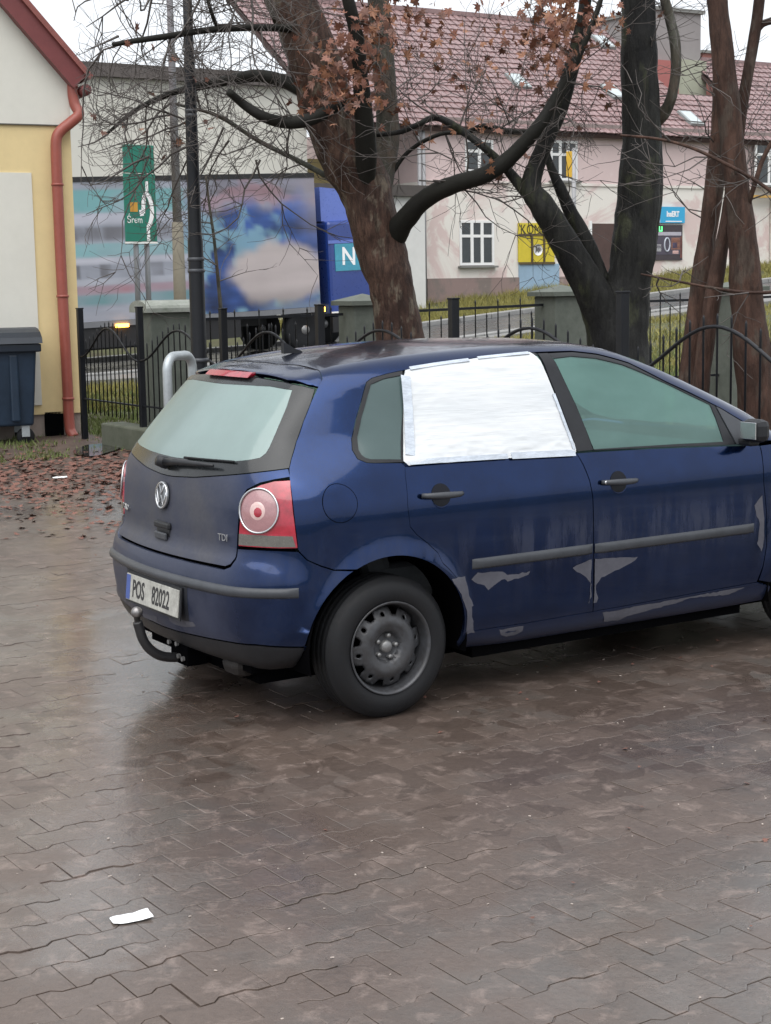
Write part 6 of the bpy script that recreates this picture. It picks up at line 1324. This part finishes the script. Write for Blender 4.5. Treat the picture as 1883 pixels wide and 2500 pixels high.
for (x, y, dx, dz_) in ((930, 400, .7, -.5), (1010, 420, .8, -.5), (1060, 440, .7, -.4), (1100, 260, -.5, .4), (960, 330, -.8, -.2), (880, 200, .5, .4)):
    for k in range(2): tw.grow(at(x+random.uniform(-25, 25), y+random.uniform(-15, 15), 14.2), (dx+random.gauss(0, .3), random.gauss(0, .4), dz_+random.gauss(0, .3)), .8, .008, 2, 0)
o = tw.mb.build('twigs', TWG, e2_); o['kind'] = 'stuff'
Y3 = 11.9
e3_, L3 = tree('reddish_tree', 'reddish brown multi-stemmed tree beyond the car bonnet', tuple(at(1600, 900, Y3)*np.array([1, 1, 0])), [
    ('main', 'trunk', [(1650, 1080, 105), (1640, 930, 88), (1632, 830, 78), (1622, 720, 72), (1611, 600, 62), (1602, 500, 55), (1592, 400, 51), (1580, 300, 49), (1568, 180, 47), (1556, 70, 43), (1548, -20, 40), (1542, -90, 38), (1532, -330, 22), (1526, -580, 7)], Y3, BK3),
    ('leftst', 'trunk', [(1470, 1000, 60, 12.3), (1484, 860, 52, 12.3), (1496, 760, 46, 12.3), (1510, 640, 43, 12.3), (1524, 540, 40, 12.3), (1538, 440, 40, 12.3), (1550, 340, 38, 12.3), (1558, 240, 34, 12.3), (1561, 130, 30, 12.3), (1556, 20, 26, 12.3), (1550, -70, 22, 12.3), (1556, -280, 12, 12.3), (1570, -500, 5, 12.3)], None, BK3),
    ('third', 'trunk', [(1500, 1000, 46, 12.1), (1514, 830, 40, 12.1), (1528, 720, 37, 12.1), (1544, 620, 36, 12.1), (1558, 540, 34, 12.1), (1572, 470, 30, 12.1), (1582, 400, 26, 12.1)], None, BK3),
    ('upright', 'branch', [(1592, 330, 26, 12.0), (1602, 240, 25, 12.0), (1616, 160, 24, 12.0), (1628, 90, 24, 12.0), (1636, 40, 23, 12.0), (1644, -30, 20, 12.0), (1662, -200, 9, 12.0)], None, BK3),
    ('fork', 'branch', [(1632, 70, 14, 12.0), (1650, 52, 12, 12.0), (1690, 44, 10, 12.0)], None, BK3),
    ('long', 'branch', [(1700, 440, 9, 11.0), (1640, 395, 8, 11.1), (1560, 350, 8, 11.2), (1490, 318, 7, 11.3), (1420, 300, 6, 11.4), (1340, 292, 5, 11.5)], None, BK3),
    ('long2', 'branch', [(1700, 630, 8, 10.9), (1620, 632, 7, 11.0), (1540, 622, 6, 11.1), (1450, 605, 5, 11.2), (1385, 592, 4, 11.3)], None, BK3),
    ('rightarm', 'branch', [(1608, 470, 12, 11.9), (1630, 400, 11, 11.8), (1650, 340, 10, 11.8), (1690, 270, 9, 11.8)], None, BK3)])
tw = Twigs(45); tw.along(*L3['leftst'], 8, .8, 1, 0, .35, .7, bias=(-.9, 0, -.1)); tw.along(*L3['long'], 6, .5, 1, 0, .1, 1); tw.along(*L3['long2'], 5, .4, 1, .1, .1, 1); tw.along(*L3['main'], 6, .8, 2, 0, .45, .95); tw.along(*L3['upright'], 4, .7, 2, .1, .2, 1); tw.along(*L3['rightarm'], 6, .6, 2, .1, .2, 1)
o = tw.mb.build('twigs', TWG, e3_); o['kind'] = 'stuff'
# sapling between the lamp post and the plane tree
Y4 = 20.5; e4_, L4 = tree('sapling', 'thin bare sapling right of the black lamp post', tuple(at(484, 720, Y4)*np.array([1, 1, 0])), [('t', 'trunk', [(486, 790, 9), (478, 680, 8), (470, 590, 8), (462, 510, 7), (452, 440, 6), (445, 380, 5)], Y4, BK1G)])
tw = Twigs(51); tw.along(*L4['t'], 16, .8, 1, .3, .3, 1); o = tw.mb.build('twigs', TWG, e4_); o['kind'] = 'stuff'

# ------------------------------------------------------------------ grass
def grass(name, label, region, n, hmin, hmax, mat, seed, keep=None):
    r = np.random.default_rng(seed); P = []
    s = r.uniform(region[0], region[1], n); t = r.uniform(region[2], region[3], n); V = np.zeros((n*3, 3)); k = 0
    for a, b_ in zip(s, t):
        q = ST(a, b_); 
        if keep and not keep(q[0], q[1]): continue
        z = gz(a, b_)-.05
        if q[1] < 22: z = max(z, dz(q[0], q[1]) if (12.5 < q[1] < 22 and -9 < q[0] < 8) else z)
        f = noise.noise(Vector((q[0]*.9, q[1]*.9, seed)))
        if f < -.15 and r.random() > .25: continue
        h = r.uniform(hmin, hmax)*(1+.5*f); an = r.uniform(0, 6.28); w_ = .006+.003*(q[1] > 22); ln = r.normal(0, h*.45, 2)
        V[k] = (q[0]-w_*math.cos(an), q[1]-w_*math.sin(an), z); V[k+1] = (q[0]+w_*math.cos(an), q[1]+w_*math.sin(an), z); V[k+2] = (q[0]+ln[0], q[1]+ln[1], z+h); k += 3
    me = bpy.data.meshes.new(name); me.vertices.add(k); me.vertices.foreach_set('co', V[:k].ravel()); m = k//3
    me.loops.add(k); me.loops.foreach_set('vertex_index', np.arange(k)); me.polygons.add(m); me.polygons.foreach_set('loop_start', np.arange(m)*3); me.polygons.foreach_set('loop_total', np.full(m, 3)); me.update(); me.validate()
    return tag(link(name, me, mat), label, 'grass', kind='stuff')
GR = M('winter_grass', (.095, .140, .036), .6, .4, 1.6, c2=(.085, .085, .032), spec=.3); GRY = M('straw_grass', (.25, .215, .065), .7, .35, 1.2, c2=(.14, .145, .045), spec=.3)
def fence_side(x, y):
    q = np.array([x, y, 0])-C0; return q@CH > FX+.2
def near_corner(x, y):
    q = np.array([x, y, 0])-C0; return (q@CH > FX+.2 and y > 15) or (y > 16.6+.6*math.sin(x*2) and x < -2.7 and noise.noise(Vector((x*1.6, y*1.6, 1))) > -.05)
grass('lawn_grass', 'short green winter grass behind the wavy fence', (5, 24, 12, 25.5), 90000, .05, .12, GR, 2, fence_side)
grass('verge_grass', 'patchy grass round the waste container and yellow building', (3, 9, 14, 20), 16000, .03, .08, GR, 5, near_corner)
grass('bank_grass', 'yellowed grass on the bank below the pink house', (20, 50, 34.6, 38.2), 50000, .10, .26, GRY, 8)
grass('far_grass', 'tufty yellow-green grass strip along the near side of the road', (8, 40, 22, 27.8), 50000, .06, .16, GRY, 9)
